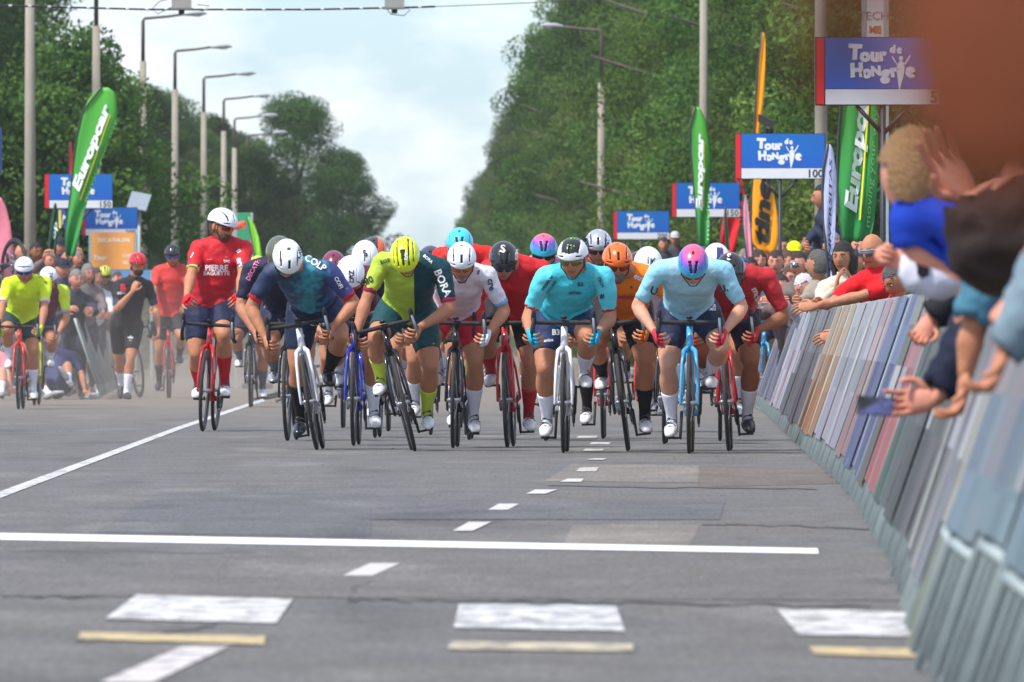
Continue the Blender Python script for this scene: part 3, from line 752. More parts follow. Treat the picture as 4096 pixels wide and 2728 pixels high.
def rider(r):
    d = r['d']; px = r['wx']; contact = Vector(((px - 2048) / FPX * d, d, 0)); sc = d / FPX
    M = bike_matrix(contact, r.get('lean', 0), r.get('yaw', 0)); c = r.get('c', 0)
    if not r.get('nobike'):
        r['bike'] = bicycle(M, r['frame'], r.get('fork', r['frame']), c, r['blabel'], r.get('rim'), r.get('bottle', (225, 225, 230)))
    e = empty('person', contact, r['label'], 'cyclist', 'cyclists in the race'); bpy.context.view_layer.update()
    ztop = CH + (HOR - r['hy']) * sc; hx = (r['hx'] - 2048) * sc - contact.x
    ph = r.get('pitch', 35); J = {}
    hz = ztop - (.150 if ph > 35 else .158)
    shz = ztop - r.get('sh', .2); shx = hx * .85 + (.15 * 0) + r.get('shdx', 0)
    hipz = r.get('hipz', .97); hipy = BBY + r.get('hipdy', .06); lm = Matrix.Rotation(R(r.get('lean', 0)), 3, 'Y')
    hipx = (lm @ Vector((0, 0, hipz))).x * .75 + r.get('hipdx', 0) + .05 * math.sin(R(r.get('yaw', 0)))
    tl = r.get('torso', .53); dz = min(abs(shz - hipz), tl * .98)
    shy = hipy - math.sqrt(tl * tl - dz * dz)
    pel = Vector((hipx, hipy, hipz)); ch = Vector((shx, shy, shz - .02)); tw = R(r.get('twist', 0)); hw = r.get('shw', .185)
    sl = Vector((math.cos(tw), math.sin(tw) * .4, math.sin(R(r.get('shroll', 0))))).normalized()
    J['sh1'] = ch + sl * hw; J['sh-1'] = ch - sl * hw
    hl = .22; dzh = max(-.2, min(.2, hz - shz)); hyy = shy - math.sqrt(max(hl * hl - dzh * dzh, .004)) 
    if r.get('upright'): hyy = shy - .06
    J['head'] = Vector((hx, hyy, hz)); J['neck'] = ch + (J['head'] - ch) * .30 + Vector((0, .01, .025)); J['chest'] = ch; J['pelvis'] = pel
    J['headrot'] = rot_head(ph, r.get('hyaw', 0), r.get('hroll', 0)); J['headk'] = .94
    M3 = Matrix.Translation(-contact) @ M
    hands = r.get('hands', 'drops')
    for s in (-1, 1):
        mode = hands if isinstance(hands, str) else hands[0 if s < 0 else 1]
        if mode == 'drops': w = M3 @ Vector((s * .232, .09, .81)); hd = (Vector((-s * .10, -.75, -.42)), Vector((-s, -.1, .05)), 1.05)
        elif mode == 'hoods': w = M3 @ Vector((s * .225, .075, .935)); hd = (Vector((-s * .08, -1, -.12)), Vector((-s * .75, 0, -.6)), .95)
        elif mode == 'mouth': w = J['head'] + Vector((-.06, -.13, -.16)); hd = (Vector((.6, -.2, .75)), Vector((.3, 1, .2)), .7)
        else: w = Vector(mode) - contact * 0; hd = (Vector((0, -.4, -1)), Vector((-s, 0, 0)), .8)
        J['hd%d' % s] = hd
        pole = Vector((s * r.get('elbow', .5), .5, -.35))
        J['elb%d' % s], J['wr%d' % s] = ik(J['sh%d' % s], w, .29, .265, pole)
        if mode not in ('mouth',) and (J['wr%d' % s] - w).length > .03:
            # shoulders too far: slide them towards the bar
            pass
        hp = pel + Vector((s * .088, -.01, -.01)); J['hip%d' % s] = hp
        cc = R(c) if s > 0 else R(c + 180); pd = M3 @ Vector((s * .125, BBY - math.sin(cc) * .1725, BBZ - math.cos(cc) * .1725))
        an = pd + Vector((s * .0, .085, .115 if abs(math.cos(cc)) < .9 or math.cos(cc) > 0 else .10))
        J['kn%d' % s], J['an%d' % s] = ik(hp, an, .415, .425, Vector((s * r.get('knee', .12), -1, .35)))
        an = J['an%d' % s]; J['toe%d' % s] = an + Vector((s * .018, -.165, -.088))
    J['armk'] = r.get('armk', 1.0); J['legk'] = r.get('legk', 1.06)
    cl = dict(sleeve=.80, shorts=.74, sock=.50, topm=r['top'], topf=r.get('topf'), lowm=r['low'], lowf=r.get('lowf'), sockm=r.get('sock'), shoem=r.get('shoe'), glove=r.get('glove'), topt=.007, wr=.009, cuff=r.get('cuff'), dials=d < 120)
    if r.get('sockt'): cl['sock'] = r['sockt']
    ob = make_person(e, J, r.get('skin', SK['tan']), cl, r.get('voxel', .0165), r.get('build', 1.12))
    HM = Matrix.Translation(J['head']) @ J['headrot'].to_4x4()
    r['helmet'] = helmet(e, HM, r['helm'], r['hm'], r.get('hs', 1.0), r.get('hacc'))
    if r.get('lens'): glasses_obj(e, HM, r['lens'], r.get('gframe', (20, 20, 22)))
    if r.get('beard'):
        b = MB(); b.ball((0, -.052, -.070), (.054, .052, .052), 14, 10); q = b.build('beard', mat(srgb(r['beard']), .8, 'beard', scale=80, amt=.4, bump=.8, bscale=120), e); q.matrix_local = HM
    if r.get('hair'): hair_obj(e, HM, 'short', r['hair'], .97)
    bpy.context.view_layer.update()
    if r.get('text'): project_text([ob['top']], r['text'], d)
    if r.get('ltext'): project_text([ob['low']], r['ltext'], d)
    if r.get('htext'): project_text([r['helmet']], r['htext'], d)
    return e, ob, J

def zf(base, sleeve=None, cuff=None, cuff2=None, lower=None, cut=.7, extra=None):
    def f(c, n, t):
        if extra is not None:
            q = extra(c, n, t)
            if q is not None: return q
        if n.startswith('ua'):
            if cuff is not None and t > cut: return cuff if (cuff2 is None or t > cut + .05) else cuff2
            if sleeve is not None: return sleeve
        if lower is not None and n == 'torso' and t < .38: return lower
        return base
    return f
W_, K_ = (232, 234, 238), (24, 25, 30)
whiteh = gloss((232, 235, 240)); blackh = gloss((26, 27, 31)); sockw = cloth((222, 222, 232), .8, .3); sockk = cloth((26, 26, 28)); sockr = cloth((190, 30, 44)); socky = cloth((205, 224, 60))
shoew = gloss((225, 225, 225), .35, .2); shoek = gloss((22, 22, 24), .4, .2); shoes = metal((190, 192, 198), .25)
navy = lycra((32, 40, 68)); blk = lycra((28, 29, 34)); dgreen = lycra((22, 66, 72)); redl = lycra((205, 28, 40))
purp = ramp_mat('purple teal gloss', [(0, (40, 190, 205)), (.35, (52, 140, 205)), (.62, (110, 90, 190)), (.85, (190, 80, 170)), (1, (225, 90, 120))], 2, .045, .155, noise_amt=.02)
tie = ramp_mat('tie dye lycra', [(0, (28, 38, 72)), (.35, (30, 60, 100)), (.55, (50, 150, 170)), (.68, (40, 60, 110)), (1, (58, 62, 130))], 0, -.25, .45, .6, .35, 0)
RID = []
def A(**k): RID.append(k)
R_ = gloss((196, 24, 34)); F_W = gloss((228, 230, 234)); F_K = gloss((24, 25, 28)); F_B = gloss((70, 165, 215)); F_DB = gloss((30, 52, 170)); F_OR = gloss((225, 60, 40))
# front line, left to right in the photograph
A(d=113, wx=810, hx=880, hy=826, sh=.32, shdx=.02, pitch=14, hyaw=50, upright=True, hands='hoods', hipz=1.03, hipdy=.10, torso=.50, build=1.16, elbow=.35, lean=3, yaw=4.5, c=95, knee=.05, shw=.19,
  top=[lycra((190, 30, 42)), lycra((205, 34, 44)), cloth((215, 214, 70)), cloth((86, 70, 140)), lycra((170, 26, 40))], topf=zf(0, 1, 2, 3, 4), low=navy, sock=sockr, shoe=shoew, glove=cloth((225, 34, 44)),
  helm='aero', hm=gloss((228, 230, 236)), lens=(150, 30, 40), beard=(92, 58, 40), hair=(86, 56, 40), frame=R_, sockt=.45, cuff=.1,
  text=[('PIERRE', 866, 1071, 22, 0), ('BAGUETTE', 866, 1093, 15, 0), ('ere', 962, 1052, 24, -78), ('=', 955, 1004, 22, 30), ('TPC', 906, 1045, 10, 0), ('- - -', 838, 1036, 7, 0), ('+++', 768, 1020, 10, 60)], htext=[('REDTHIS', 850, 892, 8, 5, (200, 60, 70))],
  label='rider in a red jersey sitting up with a beard and white helmet, looking sideways', blabel='red racing bicycle under the bearded rider who sits up')
A(d=95, wx=1268, hx=1148, hy=958, sh=.20, pitch=48, hyaw=8, hipz=1.0, hipdy=.02, lean=-9, yaw=1.6, c=158, knee=.25, elbow=1.0, shdx=.06, shw=.195, hipdx=.10,
  top=[lycra((38, 44, 80)), tie, cloth((200, 36, 50)), lycra((30, 36, 62))], topf=zf(1, 1, 2, None, 3), low=lycra((30, 42, 70)), sock=sockk, shoe=gloss((30, 32, 44), .3), helm='aero', hm=whiteh, lens=(60, 120, 120), gframe=(230, 230, 230), frame=F_W, sockt=.36,
  text=[('COLP', 1262, 1050, 26, -32), ('COFI', 1355, 1130, 16, -62)], ltext=[('GSG', 1268, 1292, 22, 0), ('GROSPELL', 1126, 1272, 12, 3), ('O', 1126, 1238, 24, 0)], htext=[('KASK', 1200, 1008, 16, 80, (30, 30, 30))],
  label='rider bent low in a navy and turquoise jersey with red cuffs and a white helmet', blabel='white racing bicycle with blue fork tips leaning to the left')
A(d=103, wx=1150, hx=1118, hy=945, sh=.22, pitch=40, hipz=1.0, lean=-1, yaw=3, c=10, shdx=-.04, elbow=.8,
  top=[lycra((36, 38, 60)), lycra((44, 44, 66))], topf=zf(0, 1), low=navy, sock=cloth((120, 120, 124)), shoe=shoes, helm='time', hm=gloss((88, 92, 70)), lens=(40, 44, 50), frame=F_K,
  text=[('DECATH', 1012, 1078, 17, 62, (230, 130, 170)), ('O', 1020, 1165, 24, 20, (200, 220, 60)), ('SRC', 1050, 1178, 12, 0)],
  label='dark blue rider with silver shoes half hidden behind the white helmet at left', blabel='black racing bicycle just behind the white one at left')
A(d=98.5, wx=1414, hx=1402, hy=1024, sh=.13, pitch=52, hipz=1.0, lean=0, yaw=1.5, c=30, shdx=.0,
  top=[lycra((90, 34, 56)), lycra((40, 46, 74)), cloth((200, 220, 50))], topf=zf(0, 1, 2), low=navy, sock=sockw, shoe=shoew, helm='time', hm=gloss((234, 235, 238)), lens=(90, 30, 30), frame=F_DB, hacc=(gloss((190, 30, 40)), lambda c: c.z < .052),
  htext=[('LAZ', 1405, 1106, 20, 90, (40, 40, 40))], label='rider with a smooth white red-rimmed helmet tucked low behind the green rider', blabel='dark blue racing bicycle beside the green rider')
A(d=106, wx=1500, hx=1460, hy=963, sh=.18, pitch=42, hipz=1.0, lean=1, yaw=1.5, c=60,
  top=[lycra((110, 40, 66)), lycra((96, 36, 60))], topf=zf(0, 1), low=blk, sock=sockw, shoe=shoew, helm='time', hm=gloss((236, 237, 240)), frame=F_K, lens=(60, 60, 70), htext=[('S', 1460, 1012, 26, 25, (20, 20, 24))],
  label='rider in maroon with a round white helmet marked by a black ring', blabel='black racing bicycle behind the dark blue one')
A(d=113, wx=1552, hx=1496, hy=944, sh=.2, pitch=30, hipz=1.0, c=200, top=[lycra((190, 90, 40))], low=blk, sock=sockw, shoe=shoew, helm='vee', hm=gloss((60, 50, 50)), hacc=(gloss((215, 96, 40)), lambda c: c.x > .03), frame=F_OR, lens=(40, 40, 40),
  label='rider in orange hidden behind, only the grey and orange helmet showing', blabel='red orange racing bicycle hidden behind the pack')
A(d=117, wx=1370, hx=1335, hy=1000, sh=.16, pitch=35, hipz=1.0, c=120, top=[lycra((96, 34, 60)), cloth((215, 215, 70))], topf=zf(0, None, 1), low=blk, sock=sockw, shoe=shoew, helm='vee', hm=gloss((120, 40, 66)), frame=F_K, lens=(200, 220, 60), gframe=(210, 220, 50),
  label='rider in maroon far back between two white helmets, glasses with yellow frame', blabel='black racing bicycle far back between two white helmets')
def bora(c, n, t):
    if n == 'ua-1': return 2 if t > .7 else 0
    if n == 'ua1': return 3 if t > .72 else 1
    if n == 'torso' or n == 'neck': return 0 if c[0] < BORA_X else 1
    return 0
BORA_X = (1655 - 1660) * 94 / FPX
A(d=94, wx=1660, hx=1623, hy=948, sh=.17, pitch=50, hyaw=0, hroll=-8, hipz=.98, hipdy=.04, lean=-14, yaw=-1.6, c=-25, knee=.2, elbow=1.35, shdx=.03, shroll=-6, hands='drops', shw=.205, hipdx=.12,
  top=[lycra((176, 200, 66)), lycra((20, 66, 74)), cloth((160, 40, 70)), cloth((190, 50, 90))], topf=bora, low=lycra((22, 70, 76)), sock=cloth((196, 214, 70)), shoe=gloss((232, 232, 232), .3), helm='ribbed', hm=gloss((214, 226, 30)), frame=F_K, sockt=.5,
  text=[('BORA', 1772, 1131, 30, -66), ('X80', 1462, 1126, 26, 25, (30, 40, 40)), ('BORA', 1548, 1042, 15, 18, (30, 50, 50)), ('BORA', 1712, 1035, 12, -40)], ltext=[('S', 1512, 1196, 30, 10), ('-', 1664, 1343, 22, 0)], htext=[('S', 1624, 1026, 24, 0, (220, 222, 225))],
  label='rider in a half lime, half dark green jersey and yellow helmet on a leaning bicycle', blabel='black racing bicycle leaning hard under the green rider')
A(d=96.5, wx=1812, hx=1847, hy=964, sh=.22, pitch=26, hipz=1.0, lean=1, yaw=1.5, c=10, knee=.2,
  top=[lycra((226, 206, 214)), lycra((224, 222, 230)), cloth((110, 180, 225)), lycra((220, 190, 200))], topf=zf(0, 1, 2, None, 3), low=lycra((196, 30, 46)), sock=sockw, shoe=shoew, glove=cloth((225, 226, 232)), helm='aero', hm=whiteh, lens=(190, 120, 60), gframe=(230, 230, 230), frame=F_K, skin=SK['tan'],
  text=[('cre', 1967, 1138, 26, -80, (60, 60, 80)), ('ale', 1912, 1088, 12, 70, (50, 50, 60)), ('NXT', 1850, 1128, 12, 0, (120, 90, 100))], label='rider in a white and pink jersey with bright red shorts and white helmet', blabel='black racing bicycle with a white arrow below its stem')
A(d=104, wx=1876, hx=1838, hy=907, sh=.20, pitch=25, hipz=1.02, c=180, lean=0, yaw=1, top=[lycra((214, 40, 36))], low=blk, sock=sockw, shoe=shoew, helm='vee', hm=gloss((70, 195, 215)), lens=(40, 40, 46), frame=F_OR, bottle=(220, 220, 50), shdx=.03,
  label='rider in red rising behind the white jersey, turquoise helmet highest of the middle', blabel='orange red racing bicycle with a yellow bottle behind the red shorts')
A(d=97, wx=2030, hx=2014, hy=962, sh=.18, pitch=28, hyaw=3, hipz=1.0, c=-12, lean=-2, yaw=2.4, shdx=.08, hipdx=.06, knee=.16, shw=.19, top=[lycra((196, 32, 40)), lycra((205, 38, 44)), cloth((160, 26, 36))], topf=zf(0, 1, 2), low=blk, sock=sockr, shoe=shoew, helm='vee', hm=blackh, lens=(60, 78, 104), gframe=(236, 236, 238), frame=R_,
  htext=[('S', 2012, 994, 30, 0), ('SPECIAL', 2066, 1018, 9, 85)], ltext=[('o', 2093, 1300, 14, 0)], label='rider in red jersey and black shorts with a glossy black helmet, grimacing', blabel='bright red racing bicycle right of the black one with white arrow')
A(d=103, wx=2182, hx=2175, hy=931, sh=.24, pitch=18, hipz=1.0, c=90, lean=0, yaw=1, top=[lycra((190, 150, 170)), lycra((170, 200, 220))], topf=zf(0, 1), low=blk, sock=sockw, shoe=shoew, helm='vee', hm=purp, lens=(36, 38, 52), frame=F_B,
  label='rider peering between the black helmet and the turquoise jersey, purple and teal helmet', blabel='light blue racing bicycle behind the white centre bicycle')
A(d=92.5, wx=2254, hx=2292, hy=946, sh=.25, pitch=12, hyaw=-10, hipz=.94, hipdy=.10, lean=0, yaw=1.6, c=172, knee=.12, elbow=.22, torso=.52, shdx=.02, shw=.20, legk=1.08, armk=1.05,
  top=[lycra((62, 190, 205)), lycra((92, 205, 216)), cloth((190, 210, 60)), cloth((200, 50, 50)), lycra((40, 150, 170))], topf=zf(0, 1, 2, 3, 4, .74), low=lycra((34, 50, 88)), sock=sockw, shoe=shoew, glove=cloth((40, 175, 205)), helm='aero', hm=gloss((225, 226, 228)), hacc=(gloss((30, 32, 34)), lambda c: abs(c.x) < .055 and c.z > .075), lens=(120, 116, 60), gframe=(225, 225, 228), frame=F_W, sockt=.5,
  text=[('PREMIUM', 2190, 1132, 12, 55, (30, 60, 90)), ('CYCLING', 2205, 1150, 10, 55, (30, 60, 90)), ('TECH', 2404, 1128, 12, -65, (30, 60, 90)), ('#', 2408, 1184, 20, 0, (30, 50, 90)), ('v', 2386, 1098, 16, 10, (190, 215, 60)), ('v', 2172, 1136, 12, 0, (190, 215, 60)), ('B3', 2322, 1137, 16, 0, (24, 60, 100)), ('astrata', 2300, 1170, 13, 0, (24, 90, 120))],
  ltext=[('B3', 2224, 1328, 22, 0), ('artica', 2194, 1360, 12, 6)], htext=[('///', 2290, 968, 30, -12, (110, 200, 50))], label='stocky rider in a turquoise jersey with rainbow cuffs, right knee lifted high', blabel='white racing bicycle at the centre of the front line')
A(d=105, wx=2412, hx=2393, hy=914, sh=.26, pitch=14, hipz=1.02, c=200, lean=-1, yaw=1, top=[lycra((140, 40, 60))], low=blk, sock=sockk, shoe=shoew, helm='aero', hm=metal((205, 207, 212), .25), lens=(90, 40, 60), frame=gloss((190, 40, 40)),
  htext=[('MET', 2345, 972, 15, -80, (30, 30, 30)), ('MET', 2428, 975, 15, 80, (30, 30, 30))], label='rider with a silver helmet standing tallest between turquoise and orange jerseys', blabel='red and black racing bicycle between the turquoise and orange riders')
A(d=94, wx=2512, hx=2468, hy=966, sh=.23, pitch=16, hyaw=4, hipz=1.0, lean=-7, yaw=.8, c=8, knee=.15, shdx=.10, hipdx=.06, elbow=.7, top=[lycra((255, 124, 22)), lycra((255, 132, 28)), lycra((245, 112, 22))], topf=zf(0, 1, None, None, 2), low=blk, sock=sockk, shoe=shoew, glove=cloth((230, 120, 40)), helm='aero', hm=gloss((238, 104, 18)), lens=(150, 50, 30), frame=F_K, beard=(120, 96, 86), sockt=.5, hacc=(gloss((235, 96, 16)), lambda c: False),
  text=[('euskaltel', 2588, 1122, 22, -22), ('euskaltel', 2505, 1187, 17, -3, (190, 50, 60)), ('o', 2525, 1146, 14, 0, (40, 40, 44)), ('o', 2448, 1152, 10, 0, (40, 40, 44))], label='rider in an orange jersey and orange helmet with black knee-high socks', blabel='black racing bicycle tilting left under the orange rider')
A(d=100, wx=2657, hx=2592, hy=984, sh=.18, pitch=28, hipz=1.0, c=100, lean=0, yaw=1.5, top=[lycra((210, 190, 200)), lycra((120, 150, 200))], topf=zf(0, 1), low=blk, sock=sockw, shoe=shoew, helm='time', hm=whiteh, lens=(120, 60, 60), frame=F_K,
  htext=[('K', 2612, 1046, 26, 0, (20, 20, 22))], label='rider with a white helmet bearing a black K, half hidden by the pale blue rider', blabel='black racing bicycle between the orange rider and the pale blue one')
A(d=92, wx=2757, hx=2772, hy=979, sh=.15, pitch=42, hipz=.98, hipdy=.04, lean=0, yaw=1.8, c=192, knee=.22, elbow=.6, shdx=-.01, shw=.215, top=[lycra((160, 205, 222)), lycra((150, 208, 228)), lycra((140, 190, 210))], topf=zf(0, 1, None, None, 2), low=navy, sock=sockw, shoe=shoew, glove=cloth((200, 50, 70)), helm='vee', hm=purp, lens=(190, 40, 50), gframe=(220, 170, 60), frame=F_B, skin=SK['pale'],
  text=[('U.', 2621, 1165, 30, -20, (24, 34, 60)), ('U.', 2893, 1155, 28, 20, (24, 34, 60))], ltext=[('STAR', 2844, 1222, 12, 0), ('TIMES', 2844, 1236, 11, 0)], label='pale blue rider with a purple and teal helmet, head down at the front', blabel='light blue racing bicycle with a red letter on its head tube')
A(d=103, wx=2880, hx=2866, hy=974, sh=.14, pitch=45, hipz=1.0, c=60, lean=0, yaw=1, top=[lycra((60, 80, 130))], low=blk, sock=sockw, shoe=shoew, helm='time', hm=gloss((228, 230, 235)), hacc=(gloss((40, 60, 120)), lambda c: .0 < c.x < .05 and c.y < .02), lens=(60, 40, 60), frame=F_K,
  htext=[('I', 2886, 1006, 34, 0, (190, 50, 60))], label='rider with a white, red and blue helmet just above the black helmet at right', blabel='black racing bicycle behind the two riders at right')
A(d=94, wx=2915, hx=2922, hy=1007, sh=.16, pitch=32, hipz=.97, hipdy=.06, lean=-3, yaw=1.8, c=20, knee=.2, shdx=.07, hipdx=.05, elbow=.75, shw=.19, top=[lycra((176, 36, 46)), lycra((186, 40, 48))], topf=zf(0, 1), low=lycra((26, 26, 36)), sock=sockw, shoe=shoek, glove=cloth((190, 50, 50)), helm='vee', hm=blackh, lens=(80, 50, 160), gframe=(60, 40, 90), frame=R_, skin=SK['brown'],
  text=[('ere', 3036, 1204, 30, -74), ('m', 3024, 1163, 26, -60)], htext=[('S', 2916, 1026, 26, 0)], label='rider in dark red with purple mirrored glasses and black helmet, rightmost of the front line', blabel='deep red racing bicycle, rightmost of the front line')
A(d=109, wx=1722, hx=1722, hy=984, sh=.16, pitch=40, hipz=1.0, c=140, top=[lycra((60, 70, 110))], low=navy, sock=sockw, shoe=shoew, helm='aero', hm=gloss((60, 64, 80)), lens=(50, 50, 60), frame=F_K,
  label='rider in muted blue hidden deep in the pack between green and white jerseys', blabel='black racing bicycle deep in the pack between green and white jerseys')
A(d=112, wx=2568, hx=2556, hy=1006, sh=.16, pitch=40, hipz=1.0, c=40, top=[lycra((170, 60, 60))], low=blk, sock=sockk, shoe=shoew, helm='vee', hm=gloss((60, 40, 44)), lens=(50, 50, 60), frame=R_,
  label='rider in faded red hidden behind the orange jersey', blabel='red racing bicycle hidden behind the orange rider')
# stragglers
A(d=146, wx=3058, hx=3067, hy=1066, sh=.24, pitch=20, hipz=.98, c=30, lean=0, yaw=0, voxel=.022, shdx=.08, top=[lycra((135, 195, 215))], low=navy, sock=sockw, shoe=shoek, helm='vee', hm=purp, lens=(40, 40, 60), frame=F_B, glove=cloth((190, 40, 50)),
  text=[('V', 3160, 1205, 14, 20, (24, 34, 60))], label='rider in pale blue squeezed against the right barrier behind the pack', blabel='light blue racing bicycle close to the right barrier')
A(d=146, wx=74, hx=94, hy=1024, sh=.27, pitch=14, hipz=.98, hipdy=.2, c=10, lean=0, yaw=.8, voxel=.02, shw=.2, shdx=.03, top=[lycra((205, 232, 30)), lycra((212, 238, 36)), cloth((225, 200, 215))], topf=zf(0, 1, 2), low=lycra((28, 56, 66)), sock=sockw, shoe=shoew, glove=cloth((200, 232, 40)), helm='wide', hm=whiteh, lens=(40, 60, 170), frame=F_OR, elbow=.4,
  text=[('GRAVOSK', 34, 1094, 10, 38, (60, 90, 60)), ('GRAVOSK', 168, 1112, 10, -48, (60, 90, 60))], label='rider in a fluorescent yellow jersey and blue glasses at the far left', blabel='orange red racing bicycle under the fluorescent yellow rider')
A(d=154, wx=137, hx=194, hy=1064, sh=.26, pitch=14, hipz=.98, c=190, lean=2, yaw=1, voxel=.02, top=[lycra((110, 40, 70)), lycra((205, 228, 50)), cloth((190, 180, 220))], topf=zf(0, 1, 2), low=navy, sock=sockw, shoe=shoew, helm='time', hm=gloss((232, 234, 238)), elbow=.4, lens=(200, 110, 40), frame=gloss((196, 190, 40)),
  htext=[('LAZ', 204, 1104, 12, 90, (60, 60, 60))], label='rider with maroon chest and yellow sleeves beside the fluorescent yellow rider', blabel='yellow racing bicycle beside the far left rider')
A(d=196, wx=424, hx=417, hy=1060, sh=.30, pitch=6, hipz=1.0, c=90, lean=0, hands='hoods', voxel=.025, upright=True, torso=.54, top=[lycra((50, 50, 54)), lycra((62, 62, 66))], topf=zf(0, 1), low=blk, sock=sockk, shoe=shoek, helm='ribbed', hm=gloss((205, 214, 60)), lens=(70, 50, 46), frame=gloss((190, 194, 200)), text=[('O', 360, 1176, 12, 0, (190, 200, 60))],
  label='rider in black with a yellow ribbed helmet riding through the dust at left', blabel='grey racing bicycle in the dust at left')
A(d=171, wx=672, hx=687, hy=974, sh=.32, pitch=8, hipz=1.02, c=180, lean=0, hands='hoods', voxel=.022, upright=True, torso=.54, top=[lycra((205, 54, 50)), lycra((214, 62, 56))], topf=zf(0, 1), low=blk, sock=sockk, shoe=shoek, helm='ribbed', hm=gloss((34, 36, 42)), lens=(60, 110, 170), frame=R_,
  label='rider in a plain red jersey and black helmet behind the rider who sits up', blabel='red racing bicycle further back than the sitting up rider')
A(d=150, wx=1000, hx=1029, hy=1020, sh=.26, pitch=20, hipz=.98, c=0, lean=0, voxel=.024, shdx=-.04, top=[lycra((60, 62, 70)), lycra((70, 72, 78))], topf=zf(0, 1), low=navy, sock=cloth((100, 104, 120)), shoe=shoew, helm='ribbed', hm=gloss((206, 216, 50)), lens=(40, 40, 44), frame=F_K,
  label='rider in grey with a yellow and black helmet behind the dark blue jersey', blabel='black racing bicycle behind the dark blue jersey at left')
def make_riders():
    for r in RID: rider(r)

def crack(pts, w, c):
    ps = [G(*p) for p in pts]; vs = []; rc = random.Random(len(pts) + int(pts[0][0])); out = []
    for p, q in zip(ps, ps[1:]):
        for k in range(14): out.append(p + (q - p) * k / 14 + Vector((rc.uniform(-.01, .01), rc.uniform(-.25, .25), 0)))
    for p in out: ww = w * rc.uniform(.3, 1.2); vs += [(p.x, p.y - ww, .0031), (p.x, p.y + ww, .0031)]
    m = MB(); m.add(vs, [(2 * k, 2 * k + 2, 2 * k + 3, 2 * k + 1) for k in range(len(out) - 1)]); o = m.build('road_crack', mat(c, .9, 'tar', scale=9, amt=.3), None, False); o['kind'] = 'structure'
crack([(1380, 2402), (1900, 2410), (2500, 2412), (3560, 2432)], .12, (.05, .048, .046)); crack([(0, 2388), (420, 2390)], .10, (.06, .058, .055))
crack([(1395, 2400), (1420, 2350), (1500, 2325)], .06, (.07, .066, .062)); crack([(2800, 2098), (3150, 2105), (3600, 2125)], .2, (.07, .067, .066)); crack([(300, 2560), (900, 2500)], .5, (.09, .085, .08)); crack([(2200, 1945), (3350, 1958)], .35, (.09, .085, .08)); crack([(0, 2205), (1100, 2215)], .12, (.09, .087, .085))
make_riders()

# ------------------------------------------------------------------ the walker, the fallen riders and the loose bicycles
def pose(e0, d, **k):
    """joints from a plain dictionary of local points"""
    J = {}
    for n, v in k.items(): J[n] = Vector(v) if isinstance(v, (tuple, list)) and len(v) == 3 and n not in ('hd1', 'hd-1') else v
    return J
def limb_defaults(J, legs='stand', face=0.0):
    pel = J['pelvis']; ch = J['chest']; q = Matrix.Rotation(face, 3, 'Z')
    J.setdefault('sh1', ch + q @ Vector((J.get('hw', .18), 0, 0))); J.setdefault('sh-1', ch - q @ Vector((J.get('hw', .18), 0, 0)))
    J.setdefault('neck', ch + (J['head'] - ch) * .32 + Vector((0, 0, .02)))
    for s in (-1, 1):
        J.setdefault('hip%d' % s, pel + q @ Vector((s * .09, 0, -.03)))
        an = J.get('an%d' % s) or Vector((pel.x, pel.y, .10)) + q @ Vector((s * .12, s * .05, 0))
        J['kn%d' % s], J['an%d' % s] = ik(J['hip%d' % s], an, .42, .42, q @ Vector((s * .1, -1, .1)))
        J.setdefault('toe%d' % s, J['an%d' % s] + q @ Vector((s * .03, -.155, -.065)))
        if 'elb%d' % s not in J:
            J['elb%d' % s], J['wr%d' % s] = ik(J['sh%d' % s], J['wr%d' % s], .285, .26, J.get('pole%d' % s, q @ Vector((s * .7, .3, -.8))))
        if 'hd%d' % s not in J:
            dd = (J['wr%d' % s] - J['elb%d' % s]).normalized(); J['hd%d' % s] = (dd, q @ Vector((-s, -.3, 0)), .6)
    J.setdefault('headrot', rot_head(0, 0)); return J

g = G(500, 1606); d = g.y; sc = d / FPX
e = empty('person', g, 'cyclist in a black and red skinsuit and red helmet walking, hand at his mouth', 'cyclist', 'cyclists in the race')
J = dict(pelvis=Vector((.02, .02, .93)), chest=Vector((.10, -.05, 1.38)), head=Vector((.15, -.12, 1.61)), headrot=rot_head(10, 25), armk=1.05, legk=1.06)
J['sh1'] = Vector((.27, .02, 1.37)); J['sh-1'] = Vector((-.07, -.12, 1.37)); J['elb-1'] = Vector((-.10, -.25, 1.08)); J['wr-1'] = Vector((.10, -.30, 1.30)); J['hd-1'] = (Vector((.35, .1, .9)), Vector((.4, .8, 0)), .9)
J['elb1'] = Vector((.36, .0, 1.10)); J['wr1'] = Vector((.40, -.12, .86)); J['hd1'] = (Vector((.02, -.3, -1)), Vector((-1, 0, 0)), .8)
J['an1'] = Vector((.02, -.18, .115)); J['toe1'] = Vector((.06, -.34, .05)); J['an-1'] = Vector((-.06, .45, .22)); J['toe-1'] = Vector((-.06, .40, .06))
J = limb_defaults(J)
def wk(c, n, t): return 1 if (n in ('ua1', 'ua-1') and t > .62) else (2 if (n == 'torso' and t < .45 and c[0] > .05) else 0)
ob = make_person(e, J, SK['tan'], dict(sleeve=.85, shorts=.80, sock=.5, topm=[lycra((30, 31, 38)), lycra((44, 60, 92)), lycra((44, 30, 36))], topf=wk, lowm=lycra((24, 24, 28)), sockm=sockw, shoem=shoek, cuff=.2), .018, 1.06)
HM = Matrix.Translation(J['head']) @ J['headrot'].to_4x4(); helmet(e, HM, 'aero', gloss((205, 26, 40)), 1.0); hair_obj(e, HM, 'short', (60, 40, 30), .96)
q = MB(); q.ball((0, -.052, -.070), (.054, .052, .052), 14, 10); bo = q.build('beard', mat(srgb(50, 34, 28), .8, 'beard', scale=80, amt=.4, bump=.8, bscale=120), e); bo.matrix_local = HM
